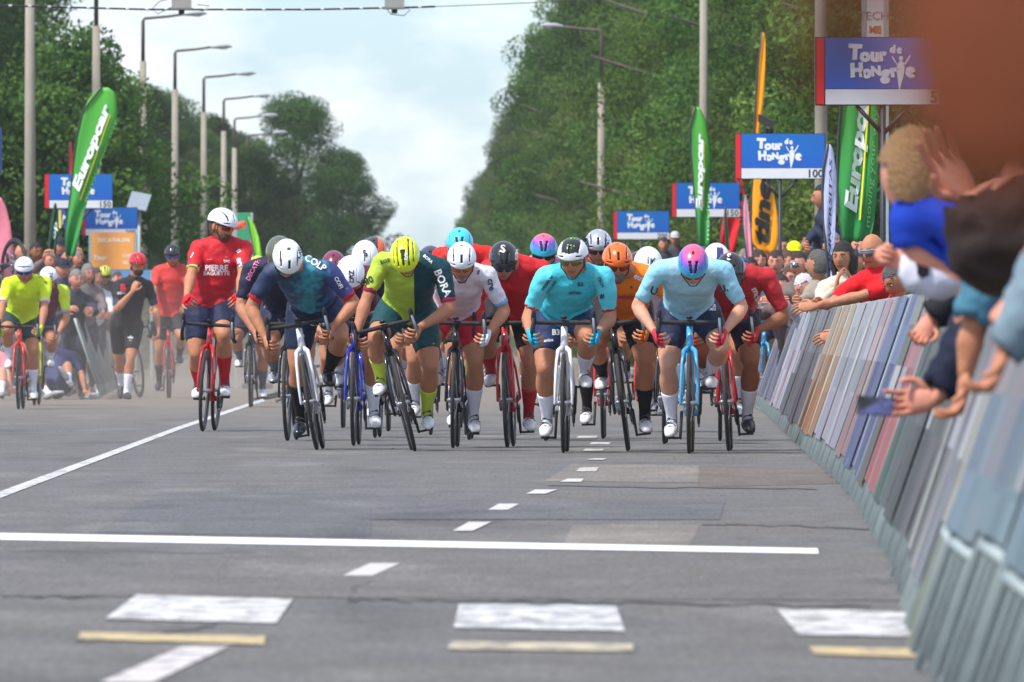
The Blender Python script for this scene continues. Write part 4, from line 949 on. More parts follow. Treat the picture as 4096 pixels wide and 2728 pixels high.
bpy.context.view_layer.update(); project_text([ob['top']], [('B', 492, 1150, 26, 0, (205, 50, 56), .08), ('KERN', 486, 1172, 9, 0)], d); project_text([ob['low']], [('*', 522, 1362, 34, 0)], d)
bicycle(bike_matrix(G(560, 1590), -6, -14), gloss((36, 36, 40)), R_, 40, 'black racing bicycle with red fork pushed along by the walking cyclist')
# crashed bicycle flipped upright at the far left
M = Matrix.Translation(P(56, 1062, 168)) @ Matrix.Rotation(R(38), 4, 'Z') @ Matrix.Rotation(R(-80), 4, 'X') @ Matrix.Rotation(R(8), 4, 'Y') @ Matrix.Translation((0, 0, -.335))
bicycle(M, F_K, F_K, 20, 'crashed black bicycle standing on end with its wheel in the air, far left')
bicycle(Matrix.Translation(G(1012, 1612) + Vector((0, 0, .04))) @ Matrix.Rotation(R(-6), 4, 'Z') @ Matrix.Rotation(R(77), 4, 'Y') , gloss((50, 44, 44)), gloss((226, 70, 40)), 70, 'orange racing bicycle lying on the road behind the sitting up rider')
# loose wheels and cranks seen low behind the pack belong to the bicycles above
def fallen(loc, label, head, chest, pelvis, arms, legs, top, low, sk, hel, hr=None):
    e = empty('person', loc, label, 'cyclist', 'cyclists in the race'); J = dict(pelvis=Vector(pelvis), chest=Vector(chest), head=Vector(head), headrot=hr or rot_head(30, 20, 0))
    for s in (-1, 1): J['elb%d' % s] = Vector(arms[s][0]); J['wr%d' % s] = Vector(arms[s][1]); J['hd%d' % s] = (Vector(arms[s][2]), Vector((0, 0, -1)) if abs(arms[s][2][2]) < .8 else Vector((0, -1, 0)), .2)
    J = limb_defaults(J)
    for s in (-1, 1): J['hip%d' % s] = J['pelvis'] + Vector((s * .085, 0, 0)); J['kn%d' % s], J['an%d' % s], J['toe%d' % s] = [Vector(v) for v in legs[s]]
    make_person(e, J, sk, dict(sleeve=.8, shorts=.74, sock=.55, topm=top, lowm=low, sockm=sockw, shoem=gloss((150, 150, 150), .5)), .02, 1.05)
    helmet(e, Matrix.Translation(J['head']) @ J['headrot'].to_4x4(), 'time', hel)
fallen(G(240, 1598), 'fallen rider in navy sitting on the road propped on one arm, shoe soles showing', (-.12, .50, .72), (-.02, .38, .52), (-.04, .10, .16), {1: ((.26, .26, .30), (.30, .15, .10), (.1, -1, -.1)), -1: ((-.22, .32, .26), (-.30, .25, .06), (0, -1, -.1))},
       {1: ((.10, -.25, .42), (.12, -.42, .22), (.02, -.46, .38)), -1: ((-.25, -.25, .20), (-.12, -.55, .08), (.05, -.60, .09))}, lycra((52, 58, 96)), lycra((34, 44, 84)), SK['tan'], gloss((232, 234, 238)))
fallen(G(-6, 1600), 'fallen rider in pink at the very left edge, sitting with knees bent', (-.20, .40, .72), (-.15, .30, .52), (-.10, .05, .16), {1: ((.10, .12, .34), (.14, -.05, .14), (0, -1, -.2)), -1: ((-.4, .2, .3), (-.4, .1, .05), (0, -1, -.1))},
       {1: ((.06, -.30, .36), (.06, -.48, .10), (.05, -.66, .06)), -1: ((-.3, -.3, .36), (-.3, -.5, .1), (-.3, -.66, .06))}, lycra((226, 130, 140)), lycra((226, 130, 140)), SK['pale'], gloss((232, 150, 160)))

# ------------------------------------------------------------------ barriers
def bar_x(d):
    tb = [(-5, .10), (24.9, .86), (32.6, .94), (44.4, 1.22), (66, 1.60), (100, 2.01), (140, 2.51), (260, 3.4)]
    for (d0, x0), (d1, x1) in zip(tb, tb[1:]):
        if d <= d1: return x0 + (x1 - x0) * (d - d0) / (d1 - d0)
    return 3.4
LEAN = .335; ZT = .975
galv = mat(srgb(164, 176, 172), .5, 'galvanised steel', metal=.1, scale=18, amt=.2)
_barme = {}
def bar_mesh():
    if 'b' not in _barme:
        q = MB(); q.tube([(0, 0, 0), (1, 0, 0)], .011, 6); _barme['b'] = q.mesh('bar')
    return _barme['b']
def barrier(d0, d1, side, cols, label, sep=True, zp=.33, xs=bar_x, group='crowd barriers along the right side', lean=LEAN):
    x0, x1 = xs(d0), xs(d1); L = math.hypot(d1 - d0, x1 - x0); ang = math.atan2(x1 - x0, d1 - d0)
    e = empty('crowd_barrier', (x0, d0, 0), label, 'barrier', group); e.rotation_euler = (0, 0, -ang)
    sl = lean / ZT * side
    def at(y, z, off=0): return Vector((sl * z - off * side, y, z))
    f = MB(); z0 = .045
    f.tube([at(.03, z0), at(.03, ZT - .06), at(.08, ZT), at(L - .08, ZT), at(L - .03, ZT - .06), at(L - .03, z0)], .018, 7); f.tube([at(.03, zp), at(L - .03, zp)], .017, 8)
    f.build('frame', galv, e)
    nb = 4 if sep else 5; bm_ = bar_mesh()
    if sep:
        for i in range(1, nb):
            y = L * i / nb; a, b_ = at(y, .02 + .02 * ((i * 7) % 3)), at(y, ZT); o = link_obj('bar', bm_, e)
            if not bm_.materials: bm_.materials.append(galv)
            dv = b_ - a; o.matrix_local = Matrix.Translation(a) @ dv.to_track_quat('X', 'Z').to_matrix().to_4x4() @ Matrix.Diagonal((dv.length, 1, 1, 1))
    else:
        q = MB()
        for i in range(1, nb): y = L * i / nb; q.tube([at(y, z0), at(y, ZT)], .011, 4)
        o = q.build('bars', galv, e); o['kind'] = 'stuff'
    for y in (.25, L - .25):
        q = MB(); q.tube([at(y, z0), (.28 * side, y, .02)], .014, 6); q.tube([(.05 * side, y, .012), (.28 * side, y, .012)], .012, 6); q.build('foot', galv, e)
    # printed panel on the road side, slightly bellied
    q = MB(); cs = []; mats = []; ys = [0]
    for (w, upc, loc) in cols: ys.append(ys[-1] + w)
    tot = ys[-1]; n = 0; rp = random.Random(int(d0 * 10))
    def soft(c_, k=1.0): g_ = sum(c_) / 3; return tuple(int(max(0, min(255, (g_ + (v - g_) * .85) * k * .70)) / 6) * 6 for v in c_)
    for k, (w, upc, loc) in enumerate(cols):
        sub = max(1, int(w / tot * 6))
        mid = tuple((u + v) / 2 for u, v in zip(upc, loc)); pr = rp.random()
        rc_ = [soft(loc, rp.uniform(.94, 1.05)), soft(loc, rp.uniform(.9, 1.08)), soft(mid if pr < .5 else (214, 214, 216) if pr > .86 else loc, rp.uniform(.88, 1.08)), soft(upc if pr < .6 else mid, rp.uniform(.9, 1.1)), soft(upc, rp.uniform(.96, 1.06))]
        for c_ in rc_:
            if c_ not in cs: cs.append(c_)
        ya, yb = -.02 + (L + .045) * ys[k] / tot, -.02 + (L + .045) * ys[k + 1] / tot
        vs = []; zs = [zp - (.16 if d0 > 34 else -.035), zp + .12, .48, .66, .84, ZT + .012]
        for i in range(sub + 1):
            y = ya + (yb - ya) * i / sub
            for z in zs: vs.append(at(y, z, .026 + .006 * math.sin(y * 9 + d0) * math.sin((z - .1) * 3)))
        m_ = len(zs)
        for i in range(sub):
            for j in range(m_ - 1): q.add([], []); q.f.append(tuple(n + v for v in ((i * m_ + j), (i + 1) * m_ + j, (i + 1) * m_ + j + 1, i * m_ + j + 1))); q.mi.append(cs.index(rc_[j]))
        q.v += [tuple(v) for v in vs]; n += len(vs)
    q.build('banner', [mat(srgb(c_), .65, 'banner', scale=5, amt=.10, bump=.25, bscale=9) for c_ in cs], e)
    if cols[0][1] == 'x': pass
    return e
def pal(d, r):
    """the banners' colours by distance, as read along the fence"""
    if d > 128: return [(1, (136, 134, 150), (128, 126, 140)), (1.2, (110, 108, 150), (98, 94, 140)), (.15, (235, 228, 200), (235, 228, 200))]
    if d > 114: return [(1, (196, 198, 222), (214, 216, 230)), (.35, (226, 224, 234), (200, 80, 96)), (.6, (170, 182, 178), (186, 186, 196))]
    if d > 96: return [(1, (146, 146, 148), (104, 98, 104)), (.5, (168, 166, 166), (126, 118, 120)), (.4, (130, 128, 130), (96, 90, 92))]
    if d > 86: return [(1, (208, 180, 150), (206, 140, 78)), (.4, (216, 190, 160), (200, 134, 72)), (.15, (238, 232, 214), (238, 232, 214))]
    if d > 74: return [(1, (196, 196, 206), (180, 178, 192)), (.1, (236, 234, 226), (236, 234, 226)), (1, (204, 204, 212), (188, 186, 198))]
    if d > 69: return [(1, (200, 172, 174), (176, 130, 128)), (.3, (214, 204, 204), (190, 150, 140))]
    if d > 62: return [(1, (130, 146, 190), (96, 104, 160)), (.12, (230, 232, 240), (230, 232, 240)), (.8, (120, 134, 182), (84, 92, 150))]
    if d > 58.5: return [(1, (168, 178, 158), (110, 110, 92)), (.2, (186, 192, 176), (130, 124, 100))]
    if d > 53: return [(.15, (230, 214, 208), (230, 200, 196)), (1, (204, 150, 152), (206, 92, 90)), (.6, (196, 160, 160), (200, 104, 100))]
    if d > 49.5: return [(1, (112, 120, 114), (84, 88, 84)), (.4, (90, 96, 90), (86, 130, 106))]
    if d > 44.5: return [(1, (140, 142, 140), (74, 78, 72)), (.5, (118, 122, 118), (92, 92, 84)), (.3, (150, 150, 148), (66, 68, 64))]
    if d > 41: return [(1, (150, 150, 148), (112, 106, 104)), (.5, (128, 128, 124), (96, 92, 90))]
    if d > 37.5: return [(.5, (232, 226, 204), (228, 222, 200)), (1, (150, 146, 148), (126, 120, 122)), (.25, (30, 26, 28), (36, 28, 32))]
    if d > 34.5: return [(1, (170, 168, 172), (158, 156, 162)), (.6, (176, 160, 170), (150, 144, 156))]
    if d > 31.5: return [(.7, (150, 150, 176), (64, 92, 160)), (.5, (220, 218, 196), (206, 204, 180)), (.3, (40, 30, 40), (50, 36, 44))]
    return [(1, (176, 164, 166), (140, 166, 176)), (.6, (164, 172, 176), (126, 156, 166)), (1, (180, 166, 166), (136, 160, 176))]
words = lambda d: ('grey and purple' if d > 128 else 'white and red' if d > 114 else 'brown grey' if d > 96 else 'orange tan' if d > 86 else 'pale grey' if d > 74 else 'pinkish' if d > 69 else 'blue' if d > 62 else 'olive' if d > 58.5 else 'red and pink' if d > 53 else 'dark grey and green' if d > 49.5 else 'dark grey' if d > 44.5 else 'taupe' if d > 41 else 'grey, cream edged' if d > 37.5 else 'light grey' if d > 34.5 else 'blue, cream edged' if d > 31.5 else 'teal')
rb = random.Random(5); dd = 13.0; cnt = {}
dl = []
while dd < 172: dl.append(dd); dd += 2.45
for d_ in dl: cnt.setdefault(words(d_), []).append(d_)
for d_ in dl:
    w = words(d_); k = cnt[w].index(d_); n = len(cnt[w])
    names_ = ['nearest', 'second', 'third', 'fourth', 'fifth', 'sixth', 'seventh', 'eighth', 'ninth', 'tenth', 'eleventh', 'twelfth', 'thirteenth', 'fourteenth', 'fifteenth', 'sixteenth', 'seventeenth', 'eighteenth', 'nineteenth', 'twentieth']
    pos = '' if n == 1 else ', %s of its colour' % names_[k]
    # neighbouring banners step out a little, as pushed barriers do
    off = rb.uniform(-.005, .005)
    cols = pal(d_ + .5, rb); rb.random()
    sep = d_ < 44
    barrier(d_ + .02, d_ + 2.43, 1, cols, 'leaning steel crowd barrier with %s banner%s' % (w, pos), sep, .33 + rb.uniform(-.03, .02), xs=lambda q, o=off: bar_x(q) + o)
def bxl(d): return -4.6 - (d - 150) * .0215
dd = 168
while dd < 215:
    barrier(dd, dd + 2.4, -1, [(1, (196, 204, 200), (188, 190, 188)), (.5, (170, 184, 178), (200, 202, 198)), (.3, (214, 214, 212), (150, 156, 152))], uniq('pale grey barrier on the left side behind the crash'), False, xs=bxl, group='crowd barriers along the left side'); dd += 2.45 * 1.6

# ------------------------------------------------------------------ distance signs
FRK = mat((.02, .02, .022), .5, 'black frame', scale=9, amt=.1)
def logo(par, cx, cz, s, y):
    q = MB()
    def put(st, x, z, size, rot=0, bold=.05, stretch=1):
        vs, fs, w = text2d(st, bold); ca, sa = math.cos(R(rot)), math.sin(R(rot))
        q.add([(cx + (x + (vx * ca * stretch - vy * sa) * size) * s, y, cz + (z + (vx * sa * stretch + vy * ca) * size) * s) for vx, vy in vs], fs)
    for ch, x, z, sz, rt in (('T', -.170, .078, .115, -3), ('o', -.112, .060, .105, 6), ('u', -.052, .060, .100, -4), ('r', -.008, .062, .098, 5), ('d', .055, .095, .062, -4), ('e', .094, .092, .062, 8),
                             ('H', -.160, -.030, .105, 3), ('o', -.100, -.040, .100, -5), ('N', -.045, -.036, .076, 4), ('g', .012, -.045, .105, -3), ('r', .060, -.034, .095, 6), ('e', .160, -.030, .112, 4)):
        put(ch, x, z, sz, rt, .075)
    # the cheering figure that stands for the letter i
    def poly(pts): q.add([(cx + a * s, y, cz + b * s) for a, b in pts], [tuple(range(len(pts)))])
    poly([(.094, -.155), (.082, -.06), (.078, .0), (.095, .02), (.115, .02), (.13, 0), (.122, -.06)])
    poly([(.082, .005), (.086, -.012), (.055, .035), (.048, .05), (.055, .052)]); poly([(.122, .005), (.126, -.012), (.160, .045), (.164, .06), (.156, .058)])
    poly([(.105 + .013 * math.cos(a * .7854), .038 + .016 * math.sin(a * .7854)) for a in range(8)])
    q.build('lettering', plain((236, 238, 242), .5), par, False)
blue = ramp_mat('sign blue', [(0, (24, 96, 192)), (.2, (12, 104, 190)), (1, (18, 108, 192))], 2, -.12, .25, .45, 0, 0)
def sign(px, py, d, num, label, lower=0.0):
    c = P(px, py, d); e = empty('distance_sign', (c.x, c.y, 0), label, 'sign', 'distance signs'); z = c.z; w, h = .5, .25
    q = MB(); q.box((0, 0, z), (w + .006, .018, h + .006)); q.build('panel_frame', FRK, e, False)
    q = MB(); q.box((0, -.0245, 0), (w * .93, .006, h * .76)); p = q.build('blue_panel', blue, e, False); p.location = (w * .07 - .002, 0, z + h * .24)
    q = MB(); q.box((w * .07, -.0245, z - h * .765), (w * .93, .006, h * .225)); q.build('white_strip', plain((226, 226, 230), .5), e, False)
    q = MB(); q.box((-w * .935, -.0245, z), (w * .058, .006, h * .985)); q.build('red_strip', plain((222, 34, 40), .5), e, False)
    logo(p, -.03, -.012, 1.25, -.034)
    vs, fs, tw = text2d(num, .02); q = MB(); k = .125; q.add([(w * .97 - tw * k / 2 - .012 + x * k, -.0335, z - h * .76 + y * k) for x, y in vs], fs); q.build('lettering', plain((40, 42, 46), .5), e, False)
    q = MB(); zb = z - h - .22
    q.tube([(0, .0, 0), (0, 0, z - h)], .022, 8); q.tube([(0, 0, zb), (.20, 0, z - h - .006)], .016, 6); q.tube([(0, 0, zb), (-.20, 0, z - h - .006)], .016, 6); q.build('post', FRK, e)
    q = MB(); q.box((0, 0, .03), (.18, .18, .03)); q.build('base', FRK, e, False)
sign(3532, 285, 103, '50', 'nearest blue distance sign on the right, partly hidden behind the blurred hand'); sign(3120, 625, 154, '100', 'blue distance sign reading 100 above the right crowd')
sign(2823, 800, 204, '150', 'blue distance sign half covered by the green flag on the right'); sign(2565, 901, 248, '200', 'small blue distance sign, farthest on the right')
sign(314, 765, 204, '150', 'blue distance sign reading 150 on the left behind the green flag'); sign(438, 886, 248, '200', 'blue distance sign reading 200 on the left above the orange board')

# ------------------------------------------------------------------ flags
def flag(rows, d, label, matf, texts=(), fold=.03, name='feather_flag', pole=True, base_px=None, cat='flag', group='feather flags', nc=8, nf=2.2):
    """rows: (py, x left, x right) down the flag; its cloth has folds and its own pole"""
    rows = sorted(rows); ys = np.linspace(rows[0][0], rows[-1][0], 42); xl = np.interp(ys, [r[0] for r in rows], [r[1] for r in rows]); xr = np.interp(ys, [r[0] for r in rows], [r[2] for r in rows])
    bx = base_px[0] if base_px else (rows[-1][1] + rows[-1][2]) / 2
    base = P(bx, HOR, d); base.z = 0; e = empty(name, base, label, cat, group)
    H = ys[-1] - ys[0]
    def off(x, y):
        k = max(0, min(1, (y - ys[0]) / H)); u = np.interp(y, ys, xr) - np.interp(y, ys, xl); t = (x - np.interp(y, ys, xl)) / max(u, 1)
        return fold * (.35 + k) * math.sin(t * math.pi * 2 * nf * .5 + y * .012 + 1.3 * math.sin(y * .006)) + fold * .5 * k * math.sin(t * 11 + y * .004)
    def pt(x, y, lift=0): p = P(x, y, d) - base; p.y += off(x, y) - lift; return p
    q = MB(); vs = []
    for y, a, b_ in zip(ys, xl, xr):
        for j in range(nc + 1): vs.append(pt(a + (b_ - a) * j / nc, y))
    n = nc + 1; fs = [(i * n + j, i * n + j + 1, (i + 1) * n + j + 1, (i + 1) * n + j) for i in range(len(ys) - 1) for j in range(nc)]
    mi = 0; q.add(vs, fs); fl = q.build('flag_cloth', matf if isinstance(matf, list) else [matf], e)
    if callable(getattr(flag, 'mf', None)): pass
    so = fl.modifiers.new('s', 'SOLIDIFY'); so.thickness = .004
    if pole:
        q = MB(); pts = [pt(a - 2, y) for y, a in list(zip(ys, xl))[::6]][::-1]
        q.tube([Vector((0, .01, 0)), Vector((0, .01, max(.3, pts[0].z * .6)))] + pts + ([pt(xl[0], ys[0])] if True else []), .012, 6); q.build('pole', mat((.05, .05, .05), .4, 'pole'), e)
        q = MB(); q.box((0, 0, .04), (.22, .22, .04)); q.build('base', mat((.06, .06, .06), .6, 'flag base'), e, False)
    for (s, x0, y0, x1, y1, hp, col, bold, shear) in texts:
        vs, fs, w = text2d(s, bold, shear); Lp = math.hypot(x1 - x0, y1 - y0); ux, uy = (x1 - x0) / Lp, (y1 - y0) / Lp; k = Lp / w; kh = hp / .7
        q = MB(); out = []
        for (vx, vy) in vs:
            a = (vx + w / 2) * k; b_ = vy * kh; X = x0 + ux * a + uy * b_; Y = y0 + uy * a - ux * b_
            out.append(pt(X, Y, .03))
        q.add(out, fs); q.build('lettering', plain(col, .5), e, False)
    return e
def line_on(x0, y0, x1, y1, w): return [(x0, y0), (x1, y1)]
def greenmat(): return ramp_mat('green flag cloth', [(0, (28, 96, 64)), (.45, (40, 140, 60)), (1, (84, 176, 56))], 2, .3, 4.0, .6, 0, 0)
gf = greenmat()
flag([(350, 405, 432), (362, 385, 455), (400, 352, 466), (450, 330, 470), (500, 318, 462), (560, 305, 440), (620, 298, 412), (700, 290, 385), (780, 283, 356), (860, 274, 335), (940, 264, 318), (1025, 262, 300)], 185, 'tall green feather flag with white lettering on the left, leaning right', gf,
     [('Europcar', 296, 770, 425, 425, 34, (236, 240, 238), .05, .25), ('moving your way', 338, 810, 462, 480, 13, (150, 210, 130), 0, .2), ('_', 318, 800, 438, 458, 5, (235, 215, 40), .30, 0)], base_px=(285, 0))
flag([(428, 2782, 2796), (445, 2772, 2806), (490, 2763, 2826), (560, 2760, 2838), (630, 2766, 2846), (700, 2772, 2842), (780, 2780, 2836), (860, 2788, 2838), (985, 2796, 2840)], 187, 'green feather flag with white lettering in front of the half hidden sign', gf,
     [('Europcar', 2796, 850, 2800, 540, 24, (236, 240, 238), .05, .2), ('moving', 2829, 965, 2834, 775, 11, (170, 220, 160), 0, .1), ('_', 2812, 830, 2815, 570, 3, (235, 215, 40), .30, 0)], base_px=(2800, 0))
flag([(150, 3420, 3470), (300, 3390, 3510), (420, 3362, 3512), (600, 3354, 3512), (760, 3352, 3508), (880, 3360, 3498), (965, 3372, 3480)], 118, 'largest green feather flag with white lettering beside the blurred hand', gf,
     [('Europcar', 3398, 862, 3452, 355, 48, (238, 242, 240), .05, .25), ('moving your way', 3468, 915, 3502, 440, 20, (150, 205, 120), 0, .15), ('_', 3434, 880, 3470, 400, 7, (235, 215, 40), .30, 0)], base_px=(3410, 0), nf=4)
fo = cloth((246, 158, 22), .6, .2)
flag([(130, 3052, 3058), (170, 3042, 3063), (260, 3034, 3062), (340, 3028, 3058), (420, 3024, 3052), (520, 3018, 3036), (700, 3012, 3050), (740, 3010, 3090), (860, 3006, 3110), (950, 3008, 3114), (980, 3012, 3112), (1016, 3060, 3100)], 166, 'tall orange feather flag with black lettering behind the 100 sign', fo,
     [('tinental', 3042, 992, 3064, 470, 58, (36, 34, 32), .05, .22)], base_px=(3020, 0), fold=.02)
q = None
flag([(578, 3312, 3320), (600, 3302, 3332), (700, 3294, 3346), (800, 3292, 3346), (900, 3298, 3342), (1000, 3308, 3338), (1120, 3318, 3336), (1235, 3322, 3336)], 112, 'slim pale lavender feather flag beside the right crowd', cloth((184, 190, 222), .6, .2),
     [('UNIVERSITAS', 3318, 1090, 3322, 640, 11, (40, 50, 90), .02, .2)], base_px=(3328, 0), fold=.015)
flag([(690, 2938, 2944), (740, 2926, 2986), (790, 2912, 2984), (850, 2898, 2976), (920, 2886, 2954), (1020, 2876, 2940)], 210, 'bright red feather flag behind the right crowd', cloth((224, 40, 46), .6, .2), (), base_px=(2890, 0))
flag([(780, 2978, 2984), (820, 2972, 2992), (900, 2975, 3000), (1060, 2992, 3014)], 176, 'slim pink feather flag just right of the red one', cloth((226, 150, 170), .6, .2), (), base_px=(3002, 0), fold=.01)
flag([(830, 2903, 2906), (900, 2900, 2910), (1000, 2908, 2920)], 190, 'very thin dark green flag in front of the red one', cloth((40, 100, 70), .6, .2), (), base_px=(2912, 0), fold=.01)
flag([(568, 282, 285), (600, 279, 288), (680, 277, 290), (760, 274, 290), (850, 272, 288)], 215, 'thin red feather flag above the sign on the left', cloth((214, 40, 44), .6, .2), (), base_px=(282, 0), fold=.01)
flag([(815, 222, 226), (860, 212, 230), (920, 205, 232), (980, 200, 226), (1025, 198, 222)], 196, 'small dark green feather flag at left among the heads', cloth((26, 82, 56), .6, .3), [('op', 212, 960, 222, 890, 16, (200, 220, 215), .03, .2)], base_px=(208, 0))
flag([(838, 232, 262), (870, 234, 264), (914, 240, 266)], 205, 'small blue flag with yellow border under the sign on the left', cloth((70, 110, 180), .6, .2), [('M', 243, 900, 258, 862, 14, (225, 225, 235), .03, .1), ('|', 239, 912, 239, 840, 6, (230, 210, 70), .12, 0)], base_px=(246, 0), fold=.01)
flag([(790, -60, 5), (830, -70, 25), (900, -76, 42), (980, -80, 52), (1060, -80, 60), (1230, -60, 50)], 178, 'large pink feather flag at the left edge', cloth((226, 130, 146), .6, .2), (), base_px=(-30, 0))
# boards
def board(x0, y0, x1, y1, d, m, label, texts=(), post=True, name='advertising_board', cat='board', skew=0, thick=.03):
    c = P((x0 + x1) / 2, (y0 + y1) / 2, d); e = empty(name, (c.x, c.y, 0), label, cat); k = d / FPX; w = (x1 - x0) / 2 * k; h = (y1 - y0) / 2 * k
    q = MB(); q.box((0, 0, c.z), (w, thick, h)); q.build('panel', m, e, False)
    if post:
        for s in (-1, 1):
            q = MB(); q.box((s * (w + .025), 0, (c.z + h) / 2), (.022, .03, (c.z + h) / 2)); q.build('post', galv, e, False)
    for (s, px, py, hp, col, bold) in texts:
        vs, fs, tw = text2d(s, bold); kk = hp * k / .7; o = P(px, py, d); q = MB(); q.add([(o.x - c.x + x * kk, -thick - .004, o.z + y * kk) for x, y in vs], fs); q.build('lettering', plain(col, .5), e, False)
    return e
board(366, 930, 536, 1078, 236, plain((246, 168, 84), .6), 'orange board with white lettering under the small left sign', [('DECATHLON', 455, 960, 15, (250, 240, 230), .03), ('Tour', 400, 1030, 18, (250, 236, 220), .04), ('CAR', 508, 1022, 13, (250, 236, 220), .02), ('REX', 508, 1050, 13, (250, 236, 220), .02)])
board(366, 1080, 600, 1130, 238, plain((96, 150, 206), .6), 'low blue board beneath the orange one')
board(950, 850, 1000, 1035, 205, plain((60, 160, 110), .6), 'green board behind the rider who sits up')
q = None
flag([(868, 990, 998), (900, 1000, 1018), (950, 1008, 1036), (1010, 1018, 1046), (1050, 1024, 1050)], 200, 'lime green flag next to the green board', cloth((150, 220, 70), .6, .2), (), base_px=(1030, 0), fold=.01)
e = board(968, 900, 982, 915, 204.5, plain((230, 90, 70), .6), 'small orange oval sign on the green board', (), False, 'oval_sign', 'sign')
for ch in e.children:
    ch.hide_render = False
q = MB(); c = P(958, 902, 204.6); q.ball((0, 0, 0), (.11, .02, .05), 16, 8); o = q.build('oval_plate', plain((232, 98, 70), .5), e); o.location = (c.x - e.location.x, 0, c.z); o.rotation_euler = (0, R(-25), 0)
board(-40, 508, 7, 690, 120, plain((40, 64, 120), .6), 'edge of a blue board cut off at the left', (), False)
board(3466, -60, 3535, 148, 128, plain((226, 222, 220), .6), 'white hanging banner top right with grey writing', [('TECH', 3494, 62, 34, (150, 130, 130), .0), ('ME', 3500, 118, 26, (196, 120, 80), .06)])
# solar panel
c = P(556, 806, 262); e = empty('solar_panel', (c.x, c.y, 0), 'tilted solar panel on a post beside the lamp posts', 'solar panel')
q = MB(); rm = Matrix.Rotation(R(-38), 3, 'X') @ Matrix.Rotation(R(14), 3, 'Y'); q.box((0, 0, c.z), (.19, .018, .20), rm); pn = q.build('panel', gloss((150, 160, 176), .15), e, False)
q = MB()
for k in range(-2, 3): q.box(Vector((0, 0, c.z)) + rm @ Vector((k * .075, -.02, 0)), (.003, .003, .19), rm); q.box(Vector((0, 0, c.z)) + rm @ Vector((0, -.02, k * .078)), (.18, .003, .003), rm)
q.build('cell_grid', galv, pn, False); q = MB(); q.tube([(0, .06, 0), (0, .06, c.z)], .035, 8); q.build('post', galv, e)
# dark van roof glimpsed above the pack at right
e = empty('parked_car', (0, 0, 0), 'dark car far behind the pack under the small right sign', 'car')
c = P(2655, 1000, 268); e.location = (c.x, c.y, 0)
q = MB(); prof = [(-2.1, .35), (-2.15, .8), (-1.3, .95), (-.7, 1.42), (.9, 1.45), (1.7, 1.0), (2.1, .9), (2.1, .35)]
vs = [(s * (.84 if z < 1 else .68), y, z) for s in (-1, 1) for y, z in prof]; n = len(prof)
q.add(vs, [tuple(range(n)), tuple(range(2 * n - 1, n - 1, -1))] + [(i, (i + 1) % n, n + (i + 1) % n, n + i) for i in range(n)]); q.build('body', gloss((40, 42, 50)), e, False)
q = MB(); q.add([(-.62, -1.28, .97), (.62, -1.28, .97), (.56, -.74, 1.38), (-.56, -.74, 1.38)], [(0, 1, 2, 3)]); q.build('windscreen', gloss((60, 70, 84), .1), e, False)
for s in (-1, 1):
    q = MB(); q.box((s * .62, -2.13, .68), (.14, .03, .06)); q.build('headlight', gloss((210, 214, 220)), e, False)
    for y in (-1.35, 1.35): q = MB(); q.ring((s * .76, y, .32), (1, 0, 0), .24, .08, 20, 8); w = q.build('wheel', RUB, e); q = MB(); q.tube([(s * .70, y, .32), (s * .80, y, .32)], .2, 16); q.build('rim', CHR, w)

# ------------------------------------------------------------------ lamp posts, cable
conc = mat(srgb(156, 148, 134), .9, 'weathered concrete', scale=2.5, amt=.22, bump=.3, bscale=20); rust = mat(srgb(104, 92, 84), .8, 'aged steel', scale=8, amt=.3)
lampm = mat(srgb(170, 174, 176), .5, 'lamp housing', scale=9, amt=.1)
def street_lamp(x, y, label, arm=.9, split=6.85, top=7.8, w=.088, group='street lamps along the road', yaw=0):
    e = empty('street_lamp', (x, y, -.03), label, 'street lamp', group); e.rotation_euler = (0, 0, yaw)
    q = MB(); q.tube([(0, 0, 0), (0, 0, split * .5), (0, 0, split)], [w * 1.25, w * 1.05, w * .85], 10); q.build('pole', conc, e)
    s = 1 if arm > 0 else -1
    q = MB(); q.tube([(0, 0, split - .02), (0, 0, top - .06), (s * .04, 0, top), (arm * .55, 0, top + .04), (arm, 0, top + .10)], [.045, .04, .034, .03, .028], 8); q.build('arm', rust, e)
    q = MB(); q.tube([(arm - s * .06, 0, top + .09), (arm + s * .10, 0, top + .11), (arm + s * .34, 0, top + .12), (arm + s * .42, 0, top + .11)], [(.03, .035), (.085, .06), (.09, .055), (.05, .03)], 10, lat=Vector((0, 1, 0)), round_ends=True); h = q.build('lamp_head', lampm, e)
    q = MB(); q.ball((arm + s * .24, 0, top + .075), (.13, .07, .04), 12, 6); q.build('lamp_glass', gloss((196, 200, 200), .15), h)
LL = [(120, 235, 9.2), (385, 270, 9.2), (572, 305, 0), (700, 340, 0), (815, 375, 0), (895, 410, 0), (938, 447, 0), (990, 485, 0), (1018, 520, 0), (845, 556, 1), (1045, 577, 1), (1085, 599, 1)]
ords = ['thickest lamp post, nearest on the left', 'second lamp post from the left with a thin upper part', 'lamp post whose arm meets the cable box', 'lamp post with a bent arm, left of the tree gap', 'fifth lamp post of the left row', 'sixth lamp post of the left row', 'slender lamp post seventh in the left row', 'slender lamp post eighth in the left row', 'faint lamp post ninth in the left row', 'short looking lamp post far off among the left row', 'far lamp post in front of the distant trees', 'farthest lamp post with a pale lamp head']
for (x, dd, h), lb in zip(LL, ords):
    p = P(x, HOR, dd); street_lamp(p.x, dd, lb + (' on the left' if 'left' not in lb else ''), .95 if h != 1 else .8, top=(8.6 if h > 2 else 7.8), split=(6.85 if h < 2 else (9.0 if x == 120 else 6.85)) if not (h > 2 and x == 120) else 8.0)
